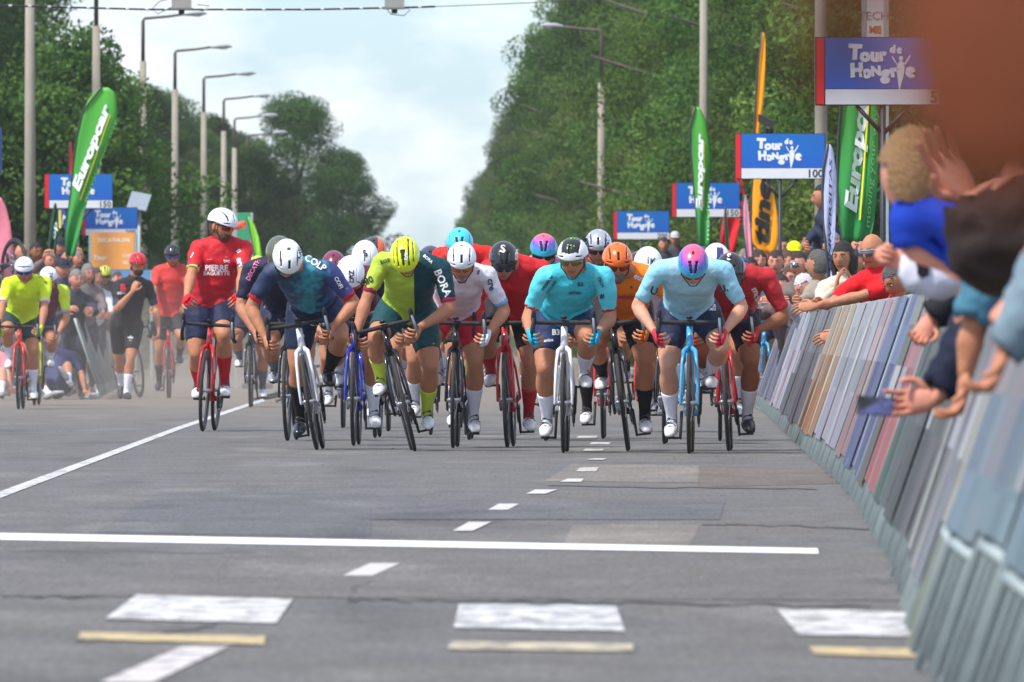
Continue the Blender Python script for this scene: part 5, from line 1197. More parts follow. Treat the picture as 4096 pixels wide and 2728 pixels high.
for x, dd, lb in ((2405, 317, 'lamp post on the right with its lamp reaching left over the road'), (2815, 224, 'pale lamp post on the right rising behind the green flag'), (3284, 168, 'thick concrete lamp post on the right beside the big sign')):
    p = P(x, HOR, dd); street_lamp(p.x, dd, lb, -.95, split=6.6 if dd > 300 else 7.6, top=7.8 if dd > 300 else 8.6, w=.088 if dd > 300 else .07)
dcb = 177
def cz(px): return P(px, np.interp(px, [-500, 0, 600, 1250, 1700, 2350, 3600], [2, 22, 38, 38, 28, 2, -90]), dcb)
e = empty('overhead_cable', (0, 0, 0), 'black cable strung across the road at the top of the picture', 'cable')
q = MB(); q.tube([cz(x) for x in range(-4200, 1760, 60)] , .014, 6); q.build('cable', mat((.015, .015, .017), .6, 'cable'), e)
q = MB(); q.tube([cz(x) for x in range(1720, 4200, 80)], .005, 5); q.build('thin_wire', mat((.03, .03, .035), .6, 'cable'), e)
q = MB()
for x in range(-3000, 1700, 78): p = cz(x); q.tube([p - Vector((.022, 0, 0)), p + Vector((.022, 0, .002))], .017, 6)
q.build('cable_ties', plain((200, 200, 196), .6), e)['kind'] = 'stuff'
for (x, lb) in ((-4200, 'left'), (4200, 'right')):
    p = cz(x if x < 0 else 4120); k = empty('cable_mast', (p.x, p.y, -.03), 'steel mast holding the %s end of the overhead cable' % lb, 'mast'); q = MB(); q.tube([(0, 0, 0), (0, 0, p.z + .1)], .06, 8); q.build('pole', galv, k); q = MB(); q.box((0, 0, .05), (.3, .3, .05)); q.build('base', conc, k, False)
for x, y0, lb in ((726, -26, 'grey box hung on the overhead cable, left one'), (1578, -28, 'grey box hung on the overhead cable, right one')):
    p = P(x, y0 + 38, dcb - .2); e = empty('junction_box', p, lb, 'box', 'boxes on the overhead cable')
    q = MB(); q.box((0, 0, .03), (.125, .09, .10)); q.build('housing', mat(srgb(158, 156, 150), .6, 'box paint', scale=10, amt=.12), e, False)
    q = MB(); q.tube([(0, 0, -.06), (0, 0, -.14)], .038, 10); q.build('spout', BLK, e); q = MB(); q.box((0, -.02, -.075), (.14, .10, .012)); q.build('bottom_lip', mat(srgb(120, 120, 116), .6, 'box paint', scale=10, amt=.12), e, False)
    q = MB(); q.tube([(.10, -.05, -.05), (.20, -.06, -.10), (.12, -.07, -.17), (-.05, -.07, -.15), (-.12, -.05, -.05)] if x > 1000 else [(-.12, -.05, .06), (-.28, -.05, .02), (-.38, -.06, -.08), (-.30, -.06, -.14), (-.14, -.06, -.06), (.1, -.06, -.07), (.28, -.06, -.10), (.36, -.05, -.04), (.2, -.05, -.02)], .006, 5); q.build('loop_cable', BLK, e)

# low dust thrown up by the crash
q = MB(); q.box((-4.2, 172, 1.25), (5.2, 50, 1.24)); o = q.build('dust_cloud', mat((1, 1, 1), 1, 'dust'), None, False); o['kind'] = 'stuff'; tag(o, 'low brown dust drifting over the road behind the crash at left', 'dust')
dm = bpy.data.materials.new('dust volume'); dm.use_nodes = True; nt = dm.node_tree; nt.nodes.remove(nt.nodes['Principled BSDF']); pv = nt.nodes.new('ShaderNodeVolumePrincipled'); pv.inputs['Color'].default_value = (.80, .70, .60, 1)
tc = nt.nodes.new('ShaderNodeTexCoord'); n = nt.nodes.new('ShaderNodeTexNoise'); n.inputs['Scale'].default_value = .35; n.inputs['Detail'].default_value = 3; nt.links.new(tc.outputs['Object'], n.inputs['Vector'])
sp = nt.nodes.new('ShaderNodeSeparateXYZ'); nt.links.new(tc.outputs['Object'], sp.inputs[0]); mr = nt.nodes.new('ShaderNodeMapRange'); mr.inputs[1].default_value = 1.7; mr.inputs[2].default_value = .1; nt.links.new(sp.outputs[2], mr.inputs[0])
def fall(sock, a_, b_):
    m = nt.nodes.new('ShaderNodeMapRange'); m.inputs[1].default_value = a_; m.inputs[2].default_value = b_; nt.links.new(sock, m.inputs[0]); return m.outputs[0]
def mulm(x, y):
    m = nt.nodes.new('ShaderNodeMath'); m.operation = 'MULTIPLY'; nt.links.new(x, m.inputs[0])
    if isinstance(y, float): m.inputs[1].default_value = y
    else: nt.links.new(y, m.inputs[1])
    return m.outputs[0]
dn = mulm(mulm(mulm(mulm(mr.outputs[0], fall(n.outputs[0], .34, .62)), fall(sp.outputs[0], .9, -2.5)), fall(sp.outputs[1], 130, 158)), .020)
nt.links.new(dn, pv.inputs['Density']); nt.links.new(pv.outputs[0], nt.nodes['Material Output'].inputs['Volume']); o.data.materials[0] = dm
# ------------------------------------------------------------------ trees
def leaf_mat(name, c0, c1, c2):
    m = bpy.data.materials.new(name); m.use_nodes = True; nt = m.node_tree; b = nt.nodes['Principled BSDF']
    b.inputs['Roughness'].default_value = .55; b.inputs['Specular IOR Level'].default_value = .1
    at = nt.nodes.new('ShaderNodeAttribute'); at.attribute_name = 'tint'
    oi = nt.nodes.new('ShaderNodeObjectInfo')
    r = nt.nodes.new('ShaderNodeValToRGB'); r.color_ramp.elements.new(.5)
    for e, (p, c) in zip(r.color_ramp.elements, ((0, c0), (.5, c1), (1, c2))): e.position = p; e.color = (*c, 1)
    nt.links.new(at.outputs['Fac'], r.inputs[0])
    hv = nt.nodes.new('ShaderNodeHueSaturation'); nt.links.new(r.outputs[0], hv.inputs['Color'])
    mr = nt.nodes.new('ShaderNodeMapRange'); mr.inputs[3].default_value = .66; mr.inputs[4].default_value = 1.34; nt.links.new(oi.outputs['Random'], mr.inputs[0]); nt.links.new(mr.outputs[0], hv.inputs['Value'])
    mr2 = nt.nodes.new('ShaderNodeMapRange'); mr2.inputs[3].default_value = .485; mr2.inputs[4].default_value = .512; nt.links.new(oi.outputs['Random'], mr2.inputs[0]); nt.links.new(mr2.outputs[0], hv.inputs['Hue'])
    nt.links.new(hv.outputs[0], b.inputs['Base Color'])
    tr = nt.nodes.new('ShaderNodeBsdfTranslucent'); nt.links.new(hv.outputs[0], tr.inputs['Color']); ms = nt.nodes.new('ShaderNodeMixShader'); ms.inputs[0].default_value = .42
    nt.links.new(b.outputs[0], ms.inputs[1]); nt.links.new(tr.outputs[0], ms.inputs[2]); nt.links.new(ms.outputs[0], nt.nodes['Material Output'].inputs['Surface'])
    return m
LM = leaf_mat('leaves', (.034, .084, .017), (.080, .160, .032), (.165, .26, .058)); LM2 = leaf_mat('dark leaves', (.026, .063, .017), (.054, .110, .028), (.11, .18, .046)); LM3 = leaf_mat('yellow green leaves', (.055, .105, .02), (.11, .18, .034), (.19, .27, .06))
bark = mat((.11, .095, .075), .95, 'bark', scale=6, amt=.35, bump=.6, bscale=14)
def tree_meshes(seed, H, Rr, nl, lo=.06, leaf=.056):
    g = np.random.RandomState(seed); r3 = random.Random(seed); tb = MB()
    tb.tube([(0, 0, -.1), (.05, .02, H * .25), (.1, -.1, H * .5), (0, 0, H * .8)], [H * .022, H * .017, H * .012, H * .004], 8, round_ends=True)
    cl = []
    nlimb = 9
    for i in range(nlimb):
        a = i * 2.4 + r3.random(); z0 = H * (.12 + .6 * i / nlimb); L = Rr * r3.uniform(.6, .95)
        p1 = Vector((math.cos(a) * L * .5, math.sin(a) * L * .5, z0 + H * .08)); p2 = Vector((math.cos(a) * L, math.sin(a) * L, z0 + H * .12))
        tb.tube([(0.03, 0, z0), p1, p2], [H * .009, H * .006, H * .002], 6, round_ends=True)
    nc = 150
    for i in range(nc):
        # clump centres fill an uneven crown, mostly near its skin
        z = r3.uniform(lo, .97); prof = math.sin(math.pi * min(1, (z * .86 + .16))) ** .55; prof *= (1.0 if z > .25 else .85)
        a = r3.uniform(0, 2 * math.pi); lump = .84 + .15 * math.sin(a * 2 + seed) * math.sin(z * 6 + seed) + .09 * math.sin(a * 5 + z * 9)
        rr = Rr * prof * lump * (r3.uniform(.12, 1.0) ** .5)
        cl.append((rr * math.cos(a), rr * math.sin(a), z * H, r3.uniform(.5, 1.0) * Rr * .25, r3.random()))
    per = nl // nc; V = []; T = []
    for (x, y, z, cr, tint) in cl:
        n = int(per * (.5 + cr / (Rr * .17)) * .66) + 4
        dirs = g.normal(size=(n, 3)); dirs /= np.linalg.norm(dirs, axis=1)[:, None]; rad = cr * (g.uniform(.35, 1.0, n) ** .4)[:, None] * np.array([1.25, 1.25, .85])
        c = dirs * rad + np.array([x, y, z]); u = g.normal(size=(n, 3)) * .7 + np.array([0, 0, -.3]); u /= np.linalg.norm(u, axis=1)[:, None]
        nn = dirs * 1.1 + g.normal(size=(n, 3)) * .35 + np.array([0, 0, .4]); w = np.cross(u, nn); w /= np.maximum(np.linalg.norm(w, axis=1), 1e-6)[:, None]
        s = (leaf * g.uniform(.6, 1.35, n))[:, None]; bend = np.cross(w, u) * s * .18
        V.append(np.stack([c - u * s, c + w * s * .5 + bend, c + u * s, c - w * s * .5 + bend], 1).reshape(-1, 3)); T.append(np.repeat(np.clip(tint * .80 + g.uniform(0, .20, n), 0, 1), 1))
    V = np.concatenate(V); T = np.concatenate(T); nf = len(T)
    me = bpy.data.meshes.new('crown'); me.vertices.add(len(V)); me.vertices.foreach_set('co', V.ravel()); me.loops.add(nf * 4); me.loops.foreach_set('vertex_index', np.arange(nf * 4)); me.polygons.add(nf)
    me.polygons.foreach_set('loop_start', np.arange(nf) * 4); me.polygons.foreach_set('loop_total', np.full(nf, 4)); me.update()
    at = me.attributes.new('tint', 'FLOAT', 'FACE'); at.data.foreach_set('value', T); me.materials.append(LM); tm = tb.mesh('trunk'); tm.materials.append(bark); return me, tm
TP = [tree_meshes(11, 11, 3.5, 84000), tree_meshes(12, 12, 3.2, 80000), tree_meshes(13, 10, 3.8, 84000), tree_meshes(14, 12.5, 3.9, 92000), tree_meshes(15, 6, 2.6, 44000, .02)]
tr = random.Random(21)
def tree(kind, x, y, s, label, m=None, sz=1.0, group='trees lining the road'):
    e = empty('leafy_tree' if kind < 4 else 'bush', (x, y, -.03), uniq(label), 'tree' if kind < 4 else 'bush', group); e.rotation_euler = (0, 0, tr.uniform(0, 6.28)); e.scale = (s, s, s * sz)
    c = link_obj('crown', TP[kind][0], e); link_obj('trunk', TP[kind][1], e)
    if m: c.material_slots[0].link = 'OBJECT'; c.material_slots[0].material = m
def side_x(side, d): return (rr_ + .6 if side > 0 else rl - 1.2) + RD * d
# right hand row
dd = 186; i = 0
adj = ['broad', 'tall', 'bushy', 'ragged', 'full', 'dense', 'rounded']
while dd < 1250:
    x = side_x(1, dd) + tr.uniform(2.0, 3.0) + (1.2 if dd < 300 else -1.1 if 430 < dd < 650 else -2.2 if dd >= 650 else 0); k = i % 4; s = tr.uniform(.92, 1.12) * (1.05 if 380 < dd < 560 else .95 if dd > 600 else 1)
    near = 'behind the 100 sign' if dd < 240 else 'above the orange rider' if dd < 330 else 'beside the right lamp post' if dd < 480 else 'nearing the sky gap' if dd < 760 else 'at its far end'
    tree(k, x, dd, s, '%s green tree in the right row %s' % (adj[i % 7], near), [LM, LM3, LM2, LM, LM3, LM2, LM][i % 7] if dd < 700 else LM2)
    if dd < 620: tree((k + 2) % 4, x + tr.uniform(4, 6), dd + 5, s * 1.08, '%s tree of the second right rank, %s' % (adj[(i + 3) % 7], near), LM2)
    if dd < 520: tree(4, x - 1.0 - tr.random(), dd + 3, tr.uniform(.6, .85), 'low bush under the right trees %s' % near, LM if i % 2 else LM3, group='bushes under the trees')
    dd += 9.5 * (1 + (dd - 186) / 260); i += 1
# left hand row
dd = 244; i = 0
while dd < 1200:
    gap = 405 < dd < 455
    if not gap:
        x = side_x(-1, dd) - tr.uniform(2.4, 3.4) - (1.5 if dd < 325 else 2.4 if dd < 400 else 0) + (1.9 if dd > 460 else 0); k = (i + 1) % 4
        s = tr.uniform(1.0, 1.15) * (1.16 if 325 < dd < 400 else 1) if dd < 400 else (.80 if dd < 640 else .86) * tr.uniform(.92, 1.06)
        near = 'behind the tall green flag' if dd < 290 else 'behind the lamp posts' if dd < 400 else 'in the dark far group' if dd < 700 else 'at the far end'
        tree(k, x, dd, s, '%s green tree in the left row %s' % (adj[(i + 2) % 7], near), [LM2, LM, LM2, LM2][i % 4])
        if dd < 620: tree((k + 1) % 4, x - tr.uniform(4, 6), dd + 5, s * 1.1, '%s tree of the second left rank, %s' % (adj[(i + 5) % 7], near), LM2)
        if dd < 560: tree(4, x + .8 + tr.random(), dd + 3, tr.uniform(.6, .9), 'low bush under the left trees %s' % near, LM2 if i % 2 else LM, group='bushes under the trees')
    dd += 11 * (1 + (dd - 244) / 300); i += 1
for (x, y, s, k, m, lb) in ((P(1190, 0, 500).x, 500, .76, 3, LM2, 'tallest dark tree of the far left group'), (P(1370, 0, 560).x, 560, .74, 0, LM2, 'dark tree with a narrow top beside the tallest one'), (P(1010, 0, 480).x, 480, .72, 2, LM2, 'smaller dark tree left of the tallest one'), (P(2420, 0, 430).x, 432, 1.0, 3, LM, 'tree at the top of the right row leaning towards the road')):
    tree(k, x, y, s, lb, m)
for (px_, y, s, k, lb) in ((1925, 760, .84, 0, 'rounded tree stepping down beside the sky gap on the right'), (1850, 900, .80, 2, 'lower pale tree at the right of the sky gap'), (1790, 1060, .74, 1, 'low far tree closing the right side of the sky gap'), (1745, 1240, .66, 0, 'lowest farthest tree at the foot of the sky gap')):
    tree(k, P(px_ + 60, 0, y).x, y, s, lb, LM)
tree(4, P(330, 0, 300).x, 292, 1.2, 'bushy growth between the lamp posts at left', LM, group='bushes under the trees')

# ------------------------------------------------------------------ spectators
HC = {'black': (34, 28, 26), 'brown': (78, 56, 42), 'grey': (128, 124, 120), 'white': (206, 204, 204), 'fair': (150, 116, 76), 'dark': (48, 38, 34), 'salt': (88, 86, 84)}
def spectator(px, py, d, label, top, hair=('short', 'brown'), cap=None, sk='tan', pose_='rail', yaw=0, hpitch=5, longsl=True, glasses=False, toward=-1, voxel=.03, zx=None, phone=None, low=(50, 54, 70)):
    """px,py: middle of the head in the photograph; toward: -1 stands right of the road and leans left, 1 the other way"""
    h = P(px, py, d); e0 = Vector((h.x, h.y, 0)); e = empty('person', e0, label, 'spectator', 'spectators behind the barriers')
    z = h.z; z = max(1.0, z); J = {}; J['head'] = Vector((0, 0, z)); shz = z - .24; ln = .12 if z > 1.45 else .3
    q = Matrix.Rotation(R(yaw), 3, 'Z'); J['chest'] = Vector((-toward * .03, .05, shz)); hz = min(.92, shz - .40); J['pelvis'] = Vector((-toward * ln * .6, .05 + ln, max(.55, hz)))
    J['hw'] = .18; ch = J['chest']; J['sh1'] = ch + q @ Vector((.18, 0, 0)); J['sh-1'] = ch - q @ Vector((.18, 0, 0))
    if pose_ == 'rail':
        for s in (-1, 1): J['wr%d' % s] = Vector((toward * .05 + s * .16, -.34, max(1.08, shz - .28)))
    elif pose_ == 'photo':
        for s in (-1, 1): J['wr%d' % s] = Vector((s * .07, -.30, z + .02)); J['hd%d' % s] = (Vector((-s * .2, -.1, 1)), Vector((-s, -.2, 0)), .7)
    elif pose_ == 'clap':
        for s in (-1, 1): J['wr%d' % s] = Vector((s * .06, -.30, shz - .02)); J['hd%d' % s] = (Vector((-s * .1, -.4, 1)), Vector((-s, 0, 0)), .25)
    elif pose_ == 'reach':
        for s in (-1, 1): J['wr%d' % s] = Vector((toward * .42, -.14 + s * .08, shz - .16)); J['hd%d' % s] = (Vector((toward, -.2, -.05)), Vector((0, -s, -.6)), .5)
    elif pose_ == 'up':
        J['wr1'] = Vector((toward * .1 + .1, -.2, z + .30)); J['hd1'] = (Vector((0, -.1, 1)), Vector((-1, 0, 0)), .6); J['wr-1'] = Vector((-.2, -.2, shz - .3))
    J['headrot'] = rot_head(hpitch, yaw, 0); J = limb_defaults(J, face=0)
    cl = dict(topm=cloth(top), lowm=cloth(low), trousers=.92, shoem=plain((60, 60, 64)), sockm=None, topname='jacket' if longsl else 'shirt', lowname='trousers', topt=.014, lowt=.012, wr=.014, collar=.25)
    if longsl: cl['lsleeve'] = .93
    else: cl['sleeve'] = .75
    make_person(e, J, SK[sk], cl, voxel, 1.05)
    HM = Matrix.Translation(J['head']) @ J['headrot'].to_4x4()
    if cap: cap_obj(e, HM, cap)
    if hair: hair_obj(e, HM, hair[0], HC[hair[1]])
    if glasses: glasses_obj(e, HM, (120, 124, 130), (190, 190, 195))
    if phone:
        w = e0 + (J['wr1'] + J['wr-1']) / 2 + Vector((0, -.05, .10)) if pose_ == 'photo' else e0 + J['wr1'] + Vector((0, -.03, .10))
        make_phone(w, phone)
    return e
def make_phone(loc, label, M=None, w=.036, h=.075, screen=(30, 32, 36)):
    p = empty('phone', loc, label, 'phone', 'phones held up by spectators'); M = M or Matrix.Identity(3)
    q = MB(); q.box((0, 0, 0), (w, .004, h), M); q.build('case', mat((.015, .015, .018), .35, 'phone case'), p, False)
    q = MB(); q.box(M @ Vector((0, -.0048, 0)), (w * .92, .001, h * .94), M); q.build('screen', plain(screen, .1), p, False)
    q = MB(); q.box(M @ Vector((-w * .55, -.006, h * .75)), (w * .28, .002, w * .28), M); q.build('camera_bump', gloss((60, 60, 66)), p, False)
S = spectator
# right side, middle distance
S(3492, 1004, 100, 'bald man with glasses in a red T-shirt clapping over the right barrier', (214, 20, 30), ('bald', 'grey'), yaw=-38, hpitch=14, longsl=False, pose_='reach', glasses=True, voxel=.022)
S(3585, 1120, 97, 'person in a red sweater bending over the barrier right of the bald man', (196, 26, 34), ('short', 'salt'), yaw=-50, hpitch=35, pose_='reach', voxel=.022)
S(3372, 1030, 110, 'woman with long dark hair and cream sweater holding a phone', (206, 192, 172), ('long', 'black'), yaw=-22, pose_='clap', sk='tan', voxel=.022)
S(3270, 1062, 117, 'person with dark grey hair in a beige jacket seen from behind', (150, 138, 124), ('short', 'salt'), yaw=-120, hpitch=0, pose_='rail', voxel=.022)
S(3222, 1152, 126, 'white haired person bending low at the barrier', (176, 172, 176), ('short', 'white'), yaw=-60, hpitch=30, sk='pink')
S(3196, 1060, 133, 'dark haired man with black glasses looking left along the road', (110, 96, 92), ('short', 'dark'), yaw=-45, sk='pink', glasses=True)
S(3160, 1115, 140, 'person pressing both hands to the cheeks', (176, 120, 104), ('short', 'brown'), yaw=-15, pose_='clap', sk='pink', longsl=False)
S(3150, 1050, 150, 'man with short brown hair and pink face behind the black sign post', (120, 110, 110), ('short', 'brown'), sk='pink')
S(3104, 1050, 148, 'laughing dark haired person left of the sign post', (84, 66, 62), ('short', 'dark'), sk='pink', yaw=-10)
S(3177, 1010, 158, 'person wearing a yellow cap', (130, 130, 136), ('short', 'dark'), cap=(236, 232, 20), sk='pink')
S(3232, 1000, 160, 'man in a grey blue cap holding up a phone', (96, 96, 110), ('short', 'dark'), cap=(98, 106, 126), pose_='photo', phone='black phone held high in front of the grey blue cap', sk='tan')
S(3128, 990, 168, 'dark haired spectator behind the yellow cap', (60, 60, 66), ('short', 'black'), sk='pink')
S(3040, 1045, 165, 'curly dark haired spectator near the slim pink flag', (60, 52, 50), ('long', 'dark'), sk='pink')
S(3010, 1010, 180, 'spectator raising an arm under the slim pink flag', (176, 150, 150), ('short', 'brown'), pose_='up', sk='pink')
S(3080, 1000, 178, 'spectator with a shaved head left of the yellow cap', (100, 100, 110), ('bald', 'brown'), sk='pink')
S(3002, 1075, 158, 'dark haired spectator low beside the pale blue straggler', (74, 62, 60), ('short', 'black'), sk='brown', yaw=-20)
S(3122, 1150, 134, 'spectator with dark hair crouched behind the barrier end', (104, 84, 80), ('short', 'dark'), sk='pink', yaw=-30)
S(3330, 985, 128, 'spectator with greying hair behind the lavender flag', (90, 96, 120), ('short', 'grey'), sk='pink')
S(3440, 990, 120, 'spectator with brown curls between the woman and the bald man', (70, 72, 80), ('short', 'brown'), sk='pink')
S(3420, 1060, 114, 'spectator in a dark jacket partly behind the bald man', (60, 62, 74), ('short', 'dark'), sk='tan', yaw=-30)
S(3290, 790, 141, 'person raised above the right crowd in a dark blue hooded coat', (40, 46, 66), ('short', 'black'), yaw=-90)
S(2700, 955, 240, 'distant person in a dark coat and pale cap under the small right sign', (70, 66, 72), ('short', 'grey'), cap=(190, 190, 190), sk='pink')
S(2655, 980, 236, 'distant person in a dark coat left of the pale cap', (56, 54, 60), ('short', 'dark'), sk='pink')
# left side
lf = [(30, 1060, 190, 'spectator with pale face at the left edge', (130, 110, 100), ('short', 'brown'), 'pink', 'rail'), (86, 1012, 186, 'balding spectator behind the white helmet at far left', (120, 120, 130), ('bald', 'grey'), 'pink', 'rail'), (145, 1010, 182, 'smiling man with short black hair at left', (60, 62, 66), ('short', 'black'), 'brown', 'rail'),
      (200, 1045, 178, 'spectator holding a hand to the brow', (120, 100, 96), ('short', 'salt'), 'pink', 'photo'), (250, 1075, 172, 'man in a dark cap seen side on at left', (50, 60, 90), ('short', 'dark'), 'pink', 'rail'), (242, 985, 200, 'person in a navy cap beside the green flag foot', (50, 56, 72), ('short', 'dark'), 'pink', 'rail'),
      (312, 1035, 190, 'spectator taking a photo with both arms raised at left', (84, 78, 76), ('short', 'grey'), 'pink', 'photo'), (305, 1120, 170, 'grey haired person bending forward at left with a dark jacket', (56, 56, 66), ('short', 'grey'), 'pink', 'rail'), (352, 1095, 178, 'grey curly haired person behind the dust at left', (110, 100, 98), ('long', 'grey'), 'pink', 'rail'),
      (385, 1110, 186, 'spectator in white near the orange board', (196, 196, 204), ('short', 'brown'), 'pink', 'rail'), (205, 1120, 176, 'spectator in a dark jacket behind the yellow sleeves', (50, 52, 60), ('short', 'dark'), 'tan', 'rail'), (120, 1075, 180, 'spectator between the two white helmets at left', (66, 66, 72), ('short', 'dark'), 'pink', 'rail'),
      (470, 1120, 215, 'spectator in light clothes left of the walking cyclist', (150, 150, 156), ('short', 'brown'), 'pink', 'rail'), (270, 1030, 196, 'spectator with dark hair under the green flag', (64, 74, 66), ('short', 'dark'), 'pink', 'rail')]
for (px, py, d_, lb, tp, hr, sk_, po) in lf:
    S(px, py, d_, lb, tp, hr, sk=sk_, pose_=po, toward=1, yaw=25, cap=(40, 44, 58) if 'cap' in lb else None)
# row of dim spectators further back on both sides so that the crowd runs on
sr = random.Random(9)
for k in range(8):
    S(sr.uniform(2960, 3060), sr.uniform(1020, 1060), 196 + k * 5, uniq('distant spectator far along the right barrier'), (sr.randint(40, 170), sr.randint(40, 120), sr.randint(40, 140)), ('short', sr.choice(['dark', 'brown', 'grey'])), sk='pink', voxel=.045)

# ------------------------------------------------------------------ spectators leaning over the near right barrier
def near_person(d, label, top, parts, head=None, hair=None, longsl=(1, 1), sk='tan', build=1.05, shname='jacket', voxel=.016, low=(40, 44, 60), hyaw=0, hpitch=0, capc=None, wr=.014, fat=1.15, sleeve=.75):
    """parts: sh1 / sh-1 / elb / wr as (px, py) at distance d (+dy)"""
    def Q(v): p = P(v[0], v[1], d + (v[2] if len(v) > 2 else 0)); return p
    s1, s2 = Q(parts['sh1']), Q(parts['sh-1']); ch = (s1 + s2) / 2
    base = Vector((bar_x(d) + LEAN + .38, d + .15, 0)); e = empty('person', base, label, 'spectator', 'spectators leaning over the near barrier')
    J = {'chest': ch - base, 'sh1': s1 - base, 'sh-1': s2 - base, 'pelvis': Vector((0, 0, .88 if ch.z > 1.2 else .78))}
    J['head'] = (Q(head) - base) if head else J['chest'] + Vector((-.02, .03, .24)); J['headrot'] = rot_head(hpitch, hyaw)
    for s in (-1, 1):
        J['elb%d' % s] = Q(parts['elb%d' % s]) - base; J['wr%d' % s] = Q(parts['wr%d' % s]) - base
        if 'hd%d' % s in parts: J['hd%d' % s] = tuple([Vector(parts['hd%d' % s][0]), Vector(parts['hd%d' % s][1]), parts['hd%d' % s][2]])
        if parts.get('thumb%d' % s): J['thumb%d' % s] = True
        if parts.get('hflip%d' % s): J['hflip%d' % s] = parts['hflip%d' % s]
    J['fat'] = fat; J['armk'] = parts.get('armk', .88); J['handk'] = parts.get('handk', .86)
    J = limb_defaults(J)
    cl = dict(topm=cloth(top), lowm=cloth(low), trousers=.92, shoem=plain((60, 60, 64)), sockm=None, topname=shname, lowname='trousers', topt=.016 + wr * .8, lowt=.012, wr=wr, collar=.3)
    if longsl: cl['lsleeve'] = .9
    else: cl['sleeve'] = sleeve
    ob = make_person(e, J, SK[sk], cl, voxel, build); HM = Matrix.Translation(J['head']) @ J['headrot'].to_4x4()
    if hair: hair_obj(e, HM, hair[0], HC[hair[1]])
    if capc: cap_obj(e, HM, capc)
    return e, J, base
# boy in blue
near_person(38, 'boy with light brown hair and a blue jersey leaning over the barrier, face turned away', (24, 60, 170), {'sh1': (3790, 830), 'sh-1': (3650, 880), 'elb-1': (3640, 990), 'wr-1': (3770, 1060), 'elb1': (3830, 1000), 'wr1': (3860, 1100)}, head=(3635, 700), hair=('fringe', 'fair'), longsl=None, sk='pink', build=.92, shname='shirt', hyaw=-140, hpitch=-8, wr=.008, sleeve=.92)
# thumb up arm, white sweater
near_person(42, 'child in a white and grey sweater holding a thumb up above the barrier', (206, 206, 218), {'sh1': (3930, 950), 'sh-1': (3870, 1020), 'elb-1': (3770, 1110), 'wr-1': (3625, 1050), 'hd-1': ((-1, .1, .35), (0, -1, .2), 1.75), 'thumb-1': True, 'hflip-1': -1, 'elb1': (3850, 1080), 'wr1': (3775, 860), 'hd1': ((-.1, 0, 1), (-.5, -.8, 0), .3), 'armk': 1.25}, head=(4060, 850), hair=('short', 'brown'), hyaw=-60, build=.95, shname='sweater', sk='pink', wr=.02)
# dark coat with spread hand
near_person(34, 'person in a dark brown coat stretching a spread hand to the left', (44, 32, 28), {'sh1': (4260, 880), 'sh-1': (4060, 930), 'elb-1': (3985, 1040), 'wr-1': (3865, 800), 'hd-1': ((-.55, -.1, .85), (.3, -.9, .2), .22), 'elb1': (4190, 930), 'wr1': (4110, 735), 'hd1': ((-1, 0, -.2), (0, -.4, -1), .5), 'armk': 1.45}, head=(4230, 690), hair=('short', 'dark'), hyaw=-70, build=1.28, shname='coat', sk='pink', fat=1.3, wr=.022)
# navy sleeve holding the phone
e, J, b0 = near_person(40, 'person in a navy jacket hanging an arm over the barrier to film', (22, 28, 48), {'sh1': (4180, 1160), 'sh-1': (4080, 1190), 'elb-1': (3930, 1340, -.05), 'wr-1': (3745, 1590, -.1), 'hd-1': ((-1, .12, -.16), (0, -1, .1), .55), 'hflip-1': -1, 'elb1': (4150, 1330), 'wr1': (4190, 1500), 'armk': 1.4, 'handk': .9}, head=(4230, 800), hair=('short', 'dark'), hyaw=-60, build=1.1, sk='pink', fat=1.7, wr=.02)
p = P(3500, 1624, 39.74)
ph = empty('phone', p, 'phone held sideways by the navy sleeve, its screen lit with the road', 'phone', 'phones held up by spectators')
q = MB(); q.box((0, 0, 0), (.052, .005, .027), Matrix.Rotation(R(4), 3, 'Y')); q.build('case', mat((.02, .02, .024), .35, 'phone case'), ph, False)
sm_ = bpy.data.materials.new('phone screen'); sm_.use_nodes = True; nt = sm_.node_tree; b = nt.nodes['Principled BSDF']; tc = nt.nodes.new('ShaderNodeTexCoord'); n = nt.nodes.new('ShaderNodeTexNoise'); n.inputs['Scale'].default_value = 24; nt.links.new(tc.outputs['Object'], n.inputs['Vector'])
r = nt.nodes.new('ShaderNodeValToRGB'); r.color_ramp.elements[0].position = .42; r.color_ramp.elements[1].position = .58; r.color_ramp.elements[0].color = (*srgb(40, 44, 44), 1); r.color_ramp.elements[1].color = (*srgb(84, 86, 130), 1); nt.links.new(n.outputs[0], r.inputs[0]); nt.links.new(r.outputs[0], b.inputs['Base Color']); nt.links.new(r.outputs[0], b.inputs['Emission Color']); b.inputs['Emission Strength'].default_value = .35; b.inputs['Roughness'].default_value = .1
q = MB(); q.box((0, -.0062, 0), (.048, .001, .024), Matrix.Rotation(R(4), 3, 'Y')); q.build('screen', sm_, ph, False)
# bare forearm from a teal sleeve, hand hanging
near_person(37, 'person in a teal T-shirt with a bare forearm hanging over the barrier', (70, 120, 140), {'sh1': (4040, 1080), 'sh-1': (3960, 1100), 'elb-1': (3885, 1330), 'wr-1': (3862, 1500), 'hd-1': ((-.15, -.1, -1), (-.8, -.2, 0), .7), 'elb1': (4060, 1300), 'wr1': (4090, 1400)}, head=(4130, 900), hair=('short', 'brown'), longsl=None, hyaw=-60, sk='tan', shname='shirt')
near_person(45, 'person in a black top with a yellow green cuff reaching a pink hand down', (26, 28, 34), {'sh1': (3940, 1080), 'sh-1': (3880, 1100), 'elb-1': (3800, 1200), 'wr-1': (3730, 1270), 'hd-1': ((-.5, -.1, -.8), (-.3, -.9, 0), .8), 'elb1': (3950, 1250), 'wr1': (3980, 1350), 'handk': .78}, head=(4060, 960), hair=('short', 'brown'), hyaw=-60, sk='pink', longsl=(1, 1))
